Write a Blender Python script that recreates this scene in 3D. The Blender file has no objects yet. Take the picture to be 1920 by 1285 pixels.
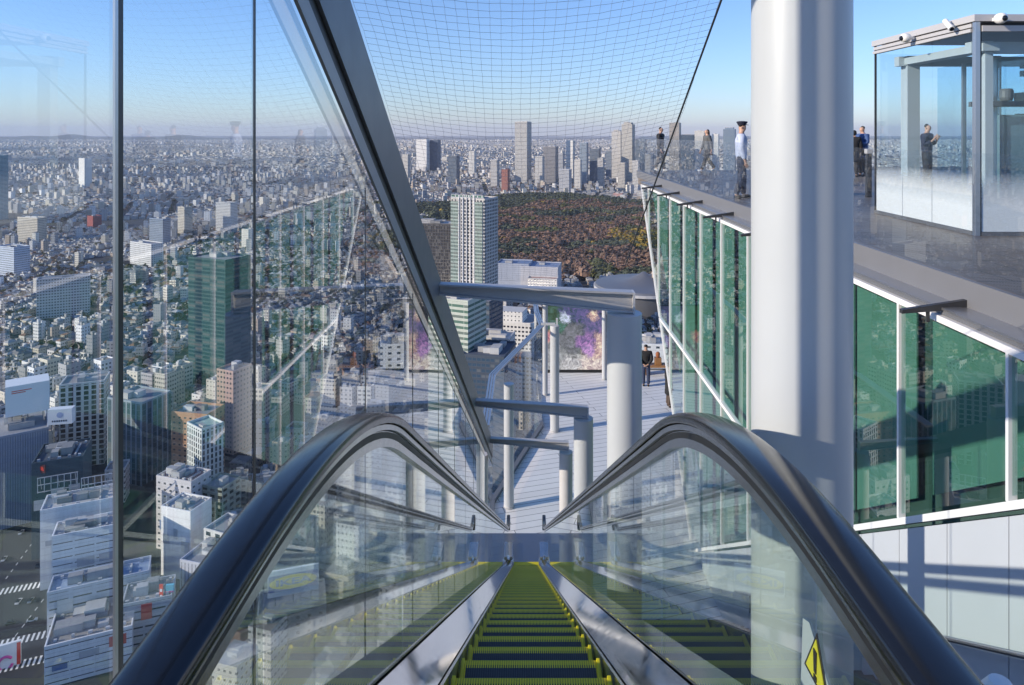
import bpy, bmesh, math, random
import numpy as np
from mathutils import Vector, Matrix
R = math.radians
rnd = random.Random(7)
rng = np.random.default_rng(11)
scene = bpy.context.scene
COL = scene.collection

# ------------------------------------------------------------------ camera
F = 1335.0                      # focal length in photo pixels (1920 wide); eye is the origin, looking along +Y
GROUND = -230.0                 # street level below the eye
DECK = -10.45                   # lower white deck
ROOF = -1.5                     # roof terrace floor
cam = bpy.data.cameras.new("camera")
cam_o = bpy.data.objects.new("camera", cam); COL.objects.link(cam_o)
cam_o.location = (0, 0, 0); cam_o.rotation_euler = (R(90), 0, 0)
cam.sensor_width = 36.0; cam.lens = F / 1920 * 36
cam.shift_x = -25 / 1920; cam.shift_y = -(642.5 - 250) / 1920
cam.clip_start = 0.02; cam.clip_end = 120000
scene.camera = cam_o

# ------------------------------------------------------------------ sky and sun
SUN_EL = 18.8
SUN_DIR = Vector((0.945, 0.326, 0)).normalized()           # way the light travels in plan
world = bpy.data.worlds.new("World"); scene.world = world; world.use_nodes = True
wn = world.node_tree
sky = wn.nodes.new("ShaderNodeTexSky"); sky.sky_type = 'NISHITA'; sky.sun_disc = False
sky.sun_elevation = R(SUN_EL); sky.sun_rotation = math.atan2(-SUN_DIR.x, -SUN_DIR.y)
sky.altitude = 0; sky.air_density = 1.0; sky.dust_density = 0.25; sky.ozone_density = 5.0
bg = wn.nodes["Background"]; bg.inputs["Strength"].default_value = 0.15
tintn = wn.nodes.new("ShaderNodeMix"); tintn.data_type = 'RGBA'; tintn.blend_type = 'MULTIPLY'; tintn.inputs[0].default_value = 1.0
tintn.inputs[7].default_value = (0.97, 0.965, 1.12, 1)           # crisp winter air: a bluer sky than the stock one
wn.links.new(sky.outputs[0], tintn.inputs[6]); wn.links.new(tintn.outputs[2], bg.inputs["Color"])
sun = bpy.data.lights.new("sun", 'SUN'); sun.energy = 4.4; sun.angle = R(0.5); sun.color = (1.0, 0.87, 0.71)
sun_o = bpy.data.objects.new("sun", sun); COL.objects.link(sun_o)
tv = Vector((SUN_DIR.x * math.cos(R(SUN_EL)), SUN_DIR.y * math.cos(R(SUN_EL)), -math.sin(R(SUN_EL))))
sun_o.rotation_euler = tv.to_track_quat('-Z', 'Y').to_euler(); sun_o.location = (-60, -20, 40)
scene.view_settings.view_transform = 'Standard'; scene.view_settings.look = 'None'
scene.view_settings.exposure = 0.32; scene.view_settings.gamma = 1.0
scene.render.engine = 'CYCLES'
cy = scene.cycles
cy.max_bounces = 8; cy.diffuse_bounces = 2; cy.glossy_bounces = 4; cy.transmission_bounces = 4
cy.transparent_max_bounces = 40; cy.volume_bounces = 0
cy.caustics_reflective = False; cy.caustics_refractive = False; cy.use_denoising = True
cy.sample_clamp_indirect = 6.0

# ------------------------------------------------------------------ helpers
def at(px, py, Y):
    """world point seen at photo pixel (px, py) when it is Y metres ahead"""
    return Vector(((px - 985) / F * Y, Y, (250 - py) / F * Y))

def tag(o, label=None, cat=None, group=None, kind=None):
    if label: o["label"] = label
    if cat: o["category"] = cat
    if group: o["group"] = group
    if kind: o["kind"] = kind
    return o

def thing(name, label, cat, loc=(0, 0, 0), group=None, rz=0.0):
    o = bpy.data.objects.new(name, None); COL.objects.link(o)
    o.location = loc; o.rotation_euler = (0, 0, rz); o.empty_display_size = 0.2
    return tag(o, label, cat, group)

class MB:
    def __init__(self): self.v = []; self.f = []; self.mi = []
    def add(self, vs, fs, mi=0):
        n = len(self.v); self.v += [tuple(p) for p in vs]
        for f in fs: self.f.append([i + n for i in f]); self.mi.append(mi)
        return self
    def box(self, x0, x1, y0, y1, z0, z1, mi=0):
        vs = [(x, y, z) for z in (z0, z1) for y in (y0, y1) for x in (x0, x1)]
        return self.add(vs, [(0, 2, 3, 1), (4, 5, 7, 6), (0, 1, 5, 4), (2, 6, 7, 3), (0, 4, 6, 2), (1, 3, 7, 5)], mi)
    def bar(self, a, b, w, h, up=(0, 0, 1), mi=0):
        a = Vector(a); b = Vector(b); d = (b - a).normalized(); u = Vector(up)
        s = d.cross(u)
        if s.length < 1e-5: s = d.cross(Vector((1, 0, 0)))
        s.normalize(); u = s.cross(d).normalized()
        vs = [p + s * (i * w / 2) + u * (j * h / 2) for p in (a, b) for i, j in ((-1, -1), (1, -1), (1, 1), (-1, 1))]
        return self.add(vs, [(0, 1, 2, 3), (7, 6, 5, 4), (0, 4, 5, 1), (1, 5, 6, 2), (2, 6, 7, 3), (3, 7, 4, 0)], mi)
    def tube(self, pts, r, n=12, caps=True, mi=0):
        pts = [Vector(p) for p in pts]; rs = r if isinstance(r, (list, tuple)) else [r] * len(pts)
        base = len(self.v); prev = None
        for i, p in enumerate(pts):
            d = (pts[min(i + 1, len(pts) - 1)] - pts[max(i - 1, 0)]).normalized()
            if prev is None: prev = d.orthogonal().normalized()
            s = (prev - d * prev.dot(d)).normalized(); prev = s; t = d.cross(s)
            for k in range(n):
                a = 2 * math.pi * k / n
                self.v.append(tuple(p + (s * math.cos(a) + t * math.sin(a)) * rs[i]))
        for i in range(len(pts) - 1):
            for k in range(n):
                k2 = (k + 1) % n
                self.f.append([base + i * n + k, base + i * n + k2, base + (i + 1) * n + k2, base + (i + 1) * n + k]); self.mi.append(mi)
        if caps:
            self.f.append([base + k for k in range(n)][::-1]); self.mi.append(mi)
            self.f.append([base + (len(pts) - 1) * n + k for k in range(n)]); self.mi.append(mi)
        return self
    def prism(self, poly, axis, a, b, mi=0):
        """extrude a 2-D polygon along axis from a to b; poly is in the two other axes, in x,y,z order"""
        def P(q, t):
            q = list(q); q.insert(axis, t); return tuple(q)
        n = len(poly); vs = [P(q, a) for q in poly] + [P(q, b) for q in poly]
        fs = [list(range(n)), list(range(2 * n - 1, n - 1, -1))]
        for i in range(n): fs.append([i, i + n, (i + 1) % n + n, (i + 1) % n])
        return self.add(vs, fs, mi)
    def lathe(self, prof, c=(0, 0, 0), n=24, mi=0):
        base = len(self.v); m = len(prof)
        for r, z in prof:
            for k in range(n):
                a = 2 * math.pi * k / n; self.v.append((c[0] + r * math.cos(a), c[1] + r * math.sin(a), c[2] + z))
        for i in range(m - 1):
            for k in range(n):
                k2 = (k + 1) % n
                self.f.append([base + i * n + k, base + i * n + k2, base + (i + 1) * n + k2, base + (i + 1) * n + k]); self.mi.append(mi)
        self.f.append([base + k for k in range(n)][::-1]); self.mi.append(mi)
        self.f.append([base + (m - 1) * n + k for k in range(n)]); self.mi.append(mi)
        return self
    def build(self, name, mats, parent=None, smooth=False, bevel=0.0, fix=True):
        me = bpy.data.meshes.new(name); me.from_pydata(self.v, [], self.f)
        if not isinstance(mats, (list, tuple)): mats = [mats]
        for m in mats: me.materials.append(m)
        if len(mats) > 1: me.polygons.foreach_set("material_index", self.mi)
        if fix:
            bm = bmesh.new(); bm.from_mesh(me); bmesh.ops.recalc_face_normals(bm, faces=bm.faces)
            if bevel: bmesh.ops.bevel(bm, geom=[e for e in bm.edges if len(e.link_faces) == 2 and e.calc_face_angle(0) > 0.5], offset=bevel, segments=2, affect='EDGES', profile=0.6)
            bm.to_mesh(me); bm.free()
        if smooth:
            me.polygons.foreach_set("use_smooth", [True] * len(me.polygons))
            try: me.set_sharp_from_angle(angle=R(40))
            except Exception: pass
        me.update()
        o = bpy.data.objects.new(name, me); COL.objects.link(o)
        if parent is not None: o.parent = parent
        return o

# ------------------------------------------------------------------ materials
def newmat(name):
    m = bpy.data.materials.new(name); m.use_nodes = True
    nt = m.node_tree; return m, nt, nt.nodes["Principled BSDF"]

def N(nt, kind, **kw):
    n = nt.nodes.new("ShaderNode" + kind)
    for k, v in kw.items():
        if k in n.inputs: n.inputs[k].default_value = v
        else: setattr(n, k, v)
    return n

def math_node(nt, op, a, b=None, c=None, clamp=False):
    n = nt.nodes.new("ShaderNodeMath"); n.operation = op; n.use_clamp = clamp
    for i, x in enumerate((a, b, c)):
        if x is None: continue
        if isinstance(x, (int, float)): n.inputs[i].default_value = x
        else: nt.links.new(x, n.inputs[i])
    return n.outputs[0]

def mixcol(nt, fac, a, b):
    n = nt.nodes.new("ShaderNodeMix"); n.data_type = 'RGBA'
    for s, x in ((0, fac), (6, a), (7, b)):
        if isinstance(x, (int, float)): n.inputs[s].default_value = x
        elif isinstance(x, (tuple, list)): n.inputs[s].default_value = (*x[:3], 1)
        else: nt.links.new(x, n.inputs[s])
    return n.outputs[2]

def solid(name, col, rough=0.5, metal=0.0, var=0.12, scale=4.0, bump=0.0, spec=None, coat=0.0):
    m, nt, p = newmat(name)
    geo = N(nt, "NewGeometry")
    no = N(nt, "TexNoise", Scale=scale, Detail=6.0, Roughness=0.6)
    nt.links.new(geo.outputs["Position"], no.inputs["Vector"])
    k = math_node(nt, 'MULTIPLY_ADD', no.outputs[0], 2 * var, 1 - var)
    rgb = N(nt, "RGB"); rgb.outputs[0].default_value = (*col, 1)
    vm = N(nt, "VectorMath", operation='SCALE'); nt.links.new(rgb.outputs[0], vm.inputs[0]); nt.links.new(k, vm.inputs["Scale"])
    nt.links.new(vm.outputs[0], p.inputs["Base Color"])
    r = math_node(nt, 'MULTIPLY_ADD', no.outputs[0], 0.15, rough - 0.07, clamp=True)
    nt.links.new(r, p.inputs["Roughness"]); p.inputs["Metallic"].default_value = metal
    if coat: p.inputs["Coat Weight"].default_value = coat; p.inputs["Coat Roughness"].default_value = 0.08
    if spec is not None: p.inputs["Specular IOR Level"].default_value = spec
    if bump:
        b = N(nt, "Bump", Strength=bump, Distance=0.01); nt.links.new(no.outputs[0], b.inputs["Height"]); nt.links.new(b.outputs[0], p.inputs["Normal"])
    return m

def glass(name, tint=(0.93, 0.97, 0.96), f0=0.08, rough=0.0, power=5.0):
    """clear pane: what is behind shows through it, what stands in front mirrors in it by Schlick's law (outer skin of the slab only)"""
    m, nt, p = newmat(name); nt.nodes.remove(p)
    out = nt.nodes["Material Output"]
    lw = N(nt, "LayerWeight", Blend=0.5)
    f5 = math_node(nt, 'POWER', lw.outputs["Facing"], power)
    fr = math_node(nt, 'MULTIPLY_ADD', f5, 1 - f0, f0, clamp=True)
    geo = N(nt, "NewGeometry")
    fac = math_node(nt, 'MULTIPLY', fr, math_node(nt, 'SUBTRACT', 1.0, geo.outputs["Backfacing"]))
    tr = N(nt, "BsdfTransparent"); tr.inputs[0].default_value = (*tint, 1)
    gl = N(nt, "BsdfGlossy"); gl.inputs["Color"].default_value = (0.93, 0.96, 0.96, 1); gl.inputs["Roughness"].default_value = rough
    mx = N(nt, "MixShader"); nt.links.new(fac, mx.inputs[0]); nt.links.new(tr.outputs[0], mx.inputs[1]); nt.links.new(gl.outputs[0], mx.inputs[2])
    nt.links.new(mx.outputs[0], out.inputs["Surface"])
    return m

M = {}
M['glass'] = glass("clear glass", (0.955, 0.975, 0.985), 0.085)
M['wall_glass'] = glass("coated wall glass", (0.945, 0.98, 1.0), 0.05, power=3.4)
M['bal_glass'] = glass("balustrade glass", (0.945, 0.975, 0.955), 0.055, power=3.4)
M['green_glass'] = glass("green glass", (0.84, 0.94, 0.91), 0.14)
M['white_paint'] = solid("white paint", (0.55, 0.55, 0.555), 0.38, 0, 0.04, 3)
M['grey_paint'] = solid("grey paint", (0.13, 0.137, 0.15), 0.42, 0, 0.08, 5)
M['light_grey'] = solid("light grey paint", (0.46, 0.46, 0.47), 0.42, 0, 0.06, 4)
M['mid_grey'] = solid('mid grey paint', (0.27, 0.275, 0.285), 0.42, 0, 0.06, 4)
M['black_gap'] = solid("black gasket", (0.012, 0.012, 0.013), 0.5, 0, 0.1)
M['rubber'] = solid("black handrail rubber", (0.010, 0.011, 0.014), 0.16, 0, 0.1, 30, spec=0.5)
M['steel'] = solid("brushed steel", (0.52, 0.52, 0.53), 0.2, 1.0, 0.06, 25)
M['mirror_steel'] = solid("polished steel", (0.74, 0.74, 0.75), 0.05, 1.0, 0.04, 8)
M['plate'] = solid('worn floor plate', (0.30, 0.30, 0.32), 0.3, 0.9, 0.1, 40, bump=.2)
M['dark_metal'] = solid("dark metal", (0.045, 0.047, 0.052), 0.4, 0.3, 0.15, 10)
M['blue_glass'] = glass('blue tinted inner glass', (0.80, 0.90, 0.95), 0.09)
M['alu'] = solid("aluminium", (0.55, 0.56, 0.58), 0.32, 0.9, 0.05, 10)
M['white_frame'] = solid("white frame", (0.80, 0.80, 0.80), 0.35, 0, 0.03, 5)
M['fascia'] = solid("grey fascia", (0.20, 0.205, 0.22), 0.45, 0.2, 0.06, 2)
M['panel'] = solid("white metal panel", (0.53, 0.555, 0.60), 0.42, 0, 0.03, 1.5)
M['green_panel'] = solid("green blind", (0.115, 0.235, 0.19), 0.6, 0, 0.15, 1.2)
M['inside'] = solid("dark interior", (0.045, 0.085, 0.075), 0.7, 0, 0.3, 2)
M['net'] = solid("net cord", (0.15, 0.18, 0.25), 0.7, 0, 0.05)
M['cable'] = solid("steel cable", (0.06, 0.065, 0.075), 0.45, 0.5, 0.1)
M['yellow'] = solid("yellow", (0.95, 0.74, 0.010), 0.45, 0, 0.1, 20)
M['stair'] = solid("stair concrete", (0.17, 0.15, 0.135), 0.8, 0, 0.2, 3)
M['wood'] = solid("warm wood", (0.40, 0.20, 0.08), 0.55, 0, 0.25, 6)
M['black_plastic'] = solid("black plastic", (0.02, 0.02, 0.022), 0.35, 0, 0.1)
M['white_plastic'] = solid("white plastic", (0.82, 0.82, 0.80), 0.35, 0, 0.03)
M['lens'] = solid("dark lens dome", (0.01, 0.013, 0.02), 0.05, 0, 0.1)
M['concrete'] = solid("concrete", (0.36, 0.355, 0.34), 0.85, 0, 0.18, 0.3)

# white paved deck: long narrow slabs with thin dark joints
def deck_material():
    m, nt, p = newmat("white paving")
    geo = N(nt, "NewGeometry"); mp = N(nt, "Mapping"); mp.inputs["Rotation"].default_value = (0, 0, R(-17))
    nt.links.new(geo.outputs["Position"], mp.inputs["Vector"])
    br = N(nt, "TexBrick", Scale=1.0); br.inputs["Brick Width"].default_value = 5.2; br.inputs["Row Height"].default_value = 0.30
    br.inputs["Mortar Size"].default_value = 0.009; br.inputs["Mortar Smooth"].default_value = 0.1
    br.inputs["Color1"].default_value = (0.80, 0.79, 0.775, 1); br.inputs["Color2"].default_value = (0.85, 0.845, 0.83, 1); br.inputs["Mortar"].default_value = (0.13, 0.13, 0.14, 1)
    nt.links.new(mp.outputs[0], br.inputs["Vector"])
    no = N(nt, "TexNoise", Scale=1.3, Detail=7.0); nt.links.new(geo.outputs["Position"], no.inputs["Vector"])
    k = math_node(nt, 'MULTIPLY_ADD', no.outputs[0], 0.22, 0.89)
    vm = N(nt, "VectorMath", operation='SCALE'); nt.links.new(br.outputs[0], vm.inputs[0]); nt.links.new(k, vm.inputs["Scale"])
    nt.links.new(vm.outputs[0], p.inputs["Base Color"]); p.inputs["Roughness"].default_value = 0.55
    return m
M['deck'] = deck_material()

def terrace_material():
    m, nt, p = newmat("terrace stone")
    geo = N(nt, "NewGeometry")
    br = N(nt, "TexBrick", Scale=1.0); br.inputs["Brick Width"].default_value = 0.9; br.inputs["Row Height"].default_value = 0.6
    br.inputs["Mortar Size"].default_value = 0.012
    br.inputs["Color1"].default_value = (0.16, 0.13, 0.108, 1); br.inputs["Color2"].default_value = (0.21, 0.175, 0.145, 1); br.inputs["Mortar"].default_value = (0.07, 0.065, 0.06, 1)
    nt.links.new(geo.outputs["Position"], br.inputs["Vector"])
    no = N(nt, "TexNoise", Scale=2.2, Detail=8.0, Roughness=0.65); nt.links.new(geo.outputs["Position"], no.inputs["Vector"])
    k = math_node(nt, 'MULTIPLY_ADD', no.outputs[0], 0.7, 0.65)
    vm = N(nt, "VectorMath", operation='SCALE'); nt.links.new(br.outputs[0], vm.inputs[0]); nt.links.new(k, vm.inputs["Scale"])
    nt.links.new(vm.outputs[0], p.inputs["Base Color"])
    nt.links.new(math_node(nt, 'MULTIPLY_ADD', no.outputs[0], 0.35, 0.27), p.inputs["Roughness"])
    b = N(nt, "Bump", Strength=0.25, Distance=0.01); nt.links.new(no.outputs[0], b.inputs["Height"]); nt.links.new(b.outputs[0], p.inputs["Normal"])
    return m
M['terrace'] = terrace_material()

def step_material():
    """ribbed tread: dark ribs, lime safety border along the nose and both sides (local coords, nose at y = 0)"""
    m, nt, p = newmat("ribbed escalator tread")
    tc = N(nt, "TexCoord"); sp = N(nt, "SeparateXYZ"); nt.links.new(tc.outputs["Object"], sp.inputs[0])
    rib = math_node(nt, 'FRACT', math_node(nt, 'MULTIPLY', sp.outputs["X"], 1 / 0.0095))
    on = math_node(nt, 'GREATER_THAN', rib, 0.45)
    tooth = math_node(nt, 'MULTIPLY_ADD', on, -0.016, -0.027)
    nose = math_node(nt, 'GREATER_THAN', sp.outputs["Y"], tooth)
    side = math_node(nt, 'GREATER_THAN', math_node(nt, 'ABSOLUTE', sp.outputs["X"]), 0.276)
    back = math_node(nt, 'LESS_THAN', sp.outputs["Y"], math_node(nt, 'MULTIPLY_ADD', on, 0.022, -0.400))
    yel = math_node(nt, 'MAXIMUM', math_node(nt, 'MAXIMUM', nose, side), back)
    dark = mixcol(nt, on, (0.008, 0.008, 0.009), (0.035, 0.036, 0.04))
    yc = mixcol(nt, on, (0.60, 0.46, 0.005), (0.98, 0.77, 0.010))
    nt.links.new(mixcol(nt, yel, dark, yc), p.inputs["Base Color"])
    p.inputs["Roughness"].default_value = 0.42
    b = N(nt, "Bump", Strength=0.9, Distance=0.006); nt.links.new(on, b.inputs["Height"]); nt.links.new(b.outputs[0], p.inputs["Normal"])
    return m
M['step'] = step_material()

# facades of the city: colour, window pitch and window shares come from attributes of each building
def facade_material():
    m, nt, p = newmat("city facade")
    uv = N(nt, "UVMap"); uv.uv_map = "UV"; sp = N(nt, "SeparateXYZ"); nt.links.new(uv.outputs[0], sp.inputs[0])
    col = N(nt, "Attribute"); col.attribute_name = "Col"
    wp = N(nt, "Attribute"); wp.attribute_name = "wp"; ws = N(nt, "SeparateXYZ"); nt.links.new(wp.outputs["Color"], ws.inputs[0])
    gc = N(nt, "Attribute"); gc.attribute_name = "gc"
    pitch = math_node(nt, 'MULTIPLY', ws.outputs[0], 10.0)
    cu = math_node(nt, 'DIVIDE', sp.outputs[0], pitch); cv = math_node(nt, 'DIVIDE', sp.outputs[1], 3.5)
    fu = math_node(nt, 'ABSOLUTE', math_node(nt, 'SUBTRACT', math_node(nt, 'FRACT', cu), 0.5))
    fv = math_node(nt, 'ABSOLUTE', math_node(nt, 'SUBTRACT', math_node(nt, 'FRACT', cv), 0.5))
    iu = math_node(nt, 'LESS_THAN', fu, math_node(nt, 'MULTIPLY', ws.outputs[1], 0.5))
    iv = math_node(nt, 'LESS_THAN', fv, math_node(nt, 'MULTIPLY', ws.outputs[2], 0.5))
    geo = N(nt, "NewGeometry"); gs = N(nt, "SeparateXYZ"); nt.links.new(geo.outputs["Normal"], gs.inputs[0])
    wall = math_node(nt, 'LESS_THAN', math_node(nt, 'ABSOLUTE', gs.outputs[2]), 0.3)
    win = math_node(nt, 'MULTIPLY', math_node(nt, 'MULTIPLY', iu, iv), wall)
    cmb = N(nt, "CombineXYZ"); nt.links.new(math_node(nt, 'FLOOR', cu), cmb.inputs[0]); nt.links.new(math_node(nt, 'FLOOR', cv), cmb.inputs[1])
    wn_ = N(nt, "TexWhiteNoise"); nt.links.new(cmb.outputs[0], wn_.inputs[0])
    curtained = math_node(nt, 'GREATER_THAN', wn_.outputs[0], 0.72)  # random share of panes turned paler by drawn curtains
    gcol = mixcol(nt, math_node(nt, 'MULTIPLY', curtained, 0.5), gc.outputs["Color"], (0.22, 0.22, 0.21))
    no = N(nt, "TexNoise", Scale=0.09, Detail=8.0, Roughness=0.7); nt.links.new(geo.outputs["Position"], no.inputs["Vector"])
    st_ = N(nt, "Mapping"); st_.inputs["Scale"].default_value = (1.0, 1.0, 0.12); nt.links.new(geo.outputs["Position"], st_.inputs["Vector"])
    n2 = N(nt, "TexNoise", Scale=0.7, Detail=5.0, Roughness=0.65); nt.links.new(st_.outputs[0], n2.inputs["Vector"])
    slab = math_node(nt, 'MULTIPLY', math_node(nt, 'GREATER_THAN', fv, 0.455), wall)
    k = math_node(nt, 'MULTIPLY_ADD', no.outputs[0], 0.4, 0.62); k = math_node(nt, 'MULTIPLY_ADD', n2.outputs[0], 0.4, k); k = math_node(nt, 'MULTIPLY_ADD', slab, -0.16, k)
    vm = N(nt, "VectorMath", operation='SCALE'); nt.links.new(col.outputs["Color"], vm.inputs[0]); nt.links.new(k, vm.inputs["Scale"])
    nt.links.new(mixcol(nt, win, vm.outputs[0], gcol), p.inputs["Base Color"])
    nt.links.new(math_node(nt, 'MULTIPLY_ADD', win, -0.62, 0.8), p.inputs["Roughness"])
    b = N(nt, "Bump", Strength=0.5, Distance=0.25, invert=True); nt.links.new(win, b.inputs["Height"]); nt.links.new(b.outputs[0], p.inputs["Normal"])
    return m
M['facade'] = facade_material()

def foliage_material():
    m, nt, p = newmat("foliage")
    col = N(nt, "Attribute"); col.attribute_name = "Col"
    geo = N(nt, "NewGeometry"); no = N(nt, "TexNoise", Scale=0.5, Detail=4.0); nt.links.new(geo.outputs["Position"], no.inputs["Vector"])
    vm = N(nt, "VectorMath", operation='SCALE'); nt.links.new(col.outputs["Color"], vm.inputs[0])
    nt.links.new(math_node(nt, 'MULTIPLY_ADD', no.outputs[0], 0.9, 0.55), vm.inputs["Scale"])
    nt.links.new(vm.outputs[0], p.inputs["Base Color"]); p.inputs["Roughness"].default_value = 0.75; p.inputs["Specular IOR Level"].default_value = 0.2
    return m
M['foliage'] = foliage_material()

def ground_material():
    m, nt, p = newmat("city ground")
    geo = N(nt, "NewGeometry")
    a = N(nt, "TexNoise", Scale=0.012, Detail=9.0, Roughness=0.65); nt.links.new(geo.outputs["Position"], a.inputs["Vector"])
    b = N(nt, "TexNoise", Scale=0.12, Detail=6.0); nt.links.new(geo.outputs["Position"], b.inputs["Vector"])
    g = math_node(nt, 'GREATER_THAN', a.outputs[0], 0.56)
    c = mixcol(nt, b.outputs[0], (0.022, 0.024, 0.030), (0.065, 0.066, 0.070))
    nt.links.new(mixcol(nt, math_node(nt, 'MULTIPLY', g, 0.7), c, (0.05, 0.065, 0.03)), p.inputs["Base Color"]); p.inputs["Roughness"].default_value = 0.9
    return m
M['ground'] = ground_material()
M['asphalt'] = solid("asphalt", (0.028, 0.031, 0.038), 0.85, 0, 0.25, 0.2)
M['marking'] = solid("road paint", (0.75, 0.75, 0.73), 0.7, 0, 0.15, 0.8)
M['lawn'] = solid("lawn", (0.07, 0.16, 0.03), 0.9, 0, 0.3, 0.05)
M['hills'] = solid("far hills", (0.07, 0.09, 0.08), 0.95, 0, 0.3, 0.0005)

# ================================================================== THE TOWER TOP
SL = math.tan(R(30))

def fillet(pts, rads, seg=14):
    """(y,z) polyline with rounded corners"""
    out = [Vector(pts[0])]
    for i in range(1, len(pts) - 1):
        p = Vector(pts[i]); a = (Vector(pts[i - 1]) - p).normalized(); b = (Vector(pts[i + 1]) - p).normalized()
        ang = a.angle(b); r = rads[i - 1]; t = r / math.tan(ang / 2)
        c = p + (a + b).normalized() * (r / math.sin(ang / 2))
        s = p + a * t - c; e = p + b * t - c; tot = s.angle(e)
        sgn = 1 if s.x * e.y - s.y * e.x > 0 else -1
        for k in range(seg + 1):
            th = sgn * tot * k / seg
            out.append(c + Vector((s.x * math.cos(th) - s.y * math.sin(th), s.x * math.sin(th) + s.y * math.cos(th))))
    out.append(Vector(pts[-1])); return out

def sweep(mb, path, prof, x0, closed=True, mi=0):
    """carry a profile of (dx, dn) along a (y,z) path; dn is measured square to the path"""
    n = len(prof); base = len(mb.v)
    for i, p in enumerate(path):
        d = (path[min(i + 1, len(path) - 1)] - path[max(i - 1, 0)]).normalized(); nn = Vector((-d.y, d.x))
        for dx, dn in prof: mb.v.append((x0 + dx, p.x + nn.x * dn, p.y + nn.y * dn))
    for i in range(len(path) - 1):
        for k in range(n if closed else n - 1):
            k2 = (k + 1) % n
            mb.f.append([base + i * n + k, base + i * n + k2, base + (i + 1) * n + k2, base + (i + 1) * n + k]); mb.mi.append(mi)
    if closed:
        mb.f.append([base + k for k in range(n)]); mb.mi.append(mi)
        mb.f.append([base + (len(path) - 1) * n + k for k in range(n)][::-1]); mb.mi.append(mi)
    return mb

def line_path(D, up_z, dn_z, y0, y1, r1=2.6, r2=1.6):
    """flat - slope z = -D - SL*y - flat"""
    ya = (-D - up_z) / SL; yb = (-D - dn_z) / SL
    return fillet([(y0, up_z), (ya, up_z), (yb, dn_z), (y1, dn_z)], [r1, r2])

def z_on(path, y):
    for a, b in zip(path, path[1:]):
        if a.x <= y <= b.x: return a.y + (b.y - a.y) * (y - a.x) / max(b.x - a.x, 1e-6)
    return path[-1].y if y > path[-1].x else path[0].y

# ---------------------------------------------------------------- escalator
esc = thing("escalator", "steel escalator with black handrails and lime edged steps going down to the white deck", "escalator", (0, 1.5, ROOF))
EOFF = Vector((0.023, -1.5, -ROOF))
hand_c = line_path(-0.385, -0.615, DECK + 0.90, -0.9, 17.75)
# newel loops at both ends
def newel(path, r=0.17, n=10):
    e = path[-1]; s = path[0]
    end = [Vector((e.x + r * math.sin(math.pi * k / n), e.y - r + r * math.cos(math.pi * k / n))) for k in range(1, n + 1)]
    beg = [Vector((s.x - r * math.sin(math.pi * k / n), s.y - r + r * math.cos(math.pi * k / n))) for k in range(n, 0, -1)]
    return beg + path + end
hand_loop = newel(hand_c)
hp = []
for k in range(13):
    a = math.pi * k / 12; hp.append((0.041 * math.cos(a) * (1.0 if abs(math.cos(a)) < .99 else 1), 0.016 * math.sin(a) ** 0.6 if math.sin(a) > 0 else 0.0))
hp += [(-0.038, -0.012), (-0.026, -0.014), (0.026, -0.014), (0.038, -0.012)]
deck_in = line_path(0.388, ROOF + 0.11, DECK + 0.11, -1.2, 18.0, r1=0.8)
skirt_p = line_path(0.479, ROOF + 0.02, DECK + 0.02, -1.2, 18.0, r1=0.8)
def place(o): o.location = EOFF; return o
JOINTS = [-1.0, 1.126] + [1.126 + 1.27 * k for k in range(1, 13)] + [17.7]
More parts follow.
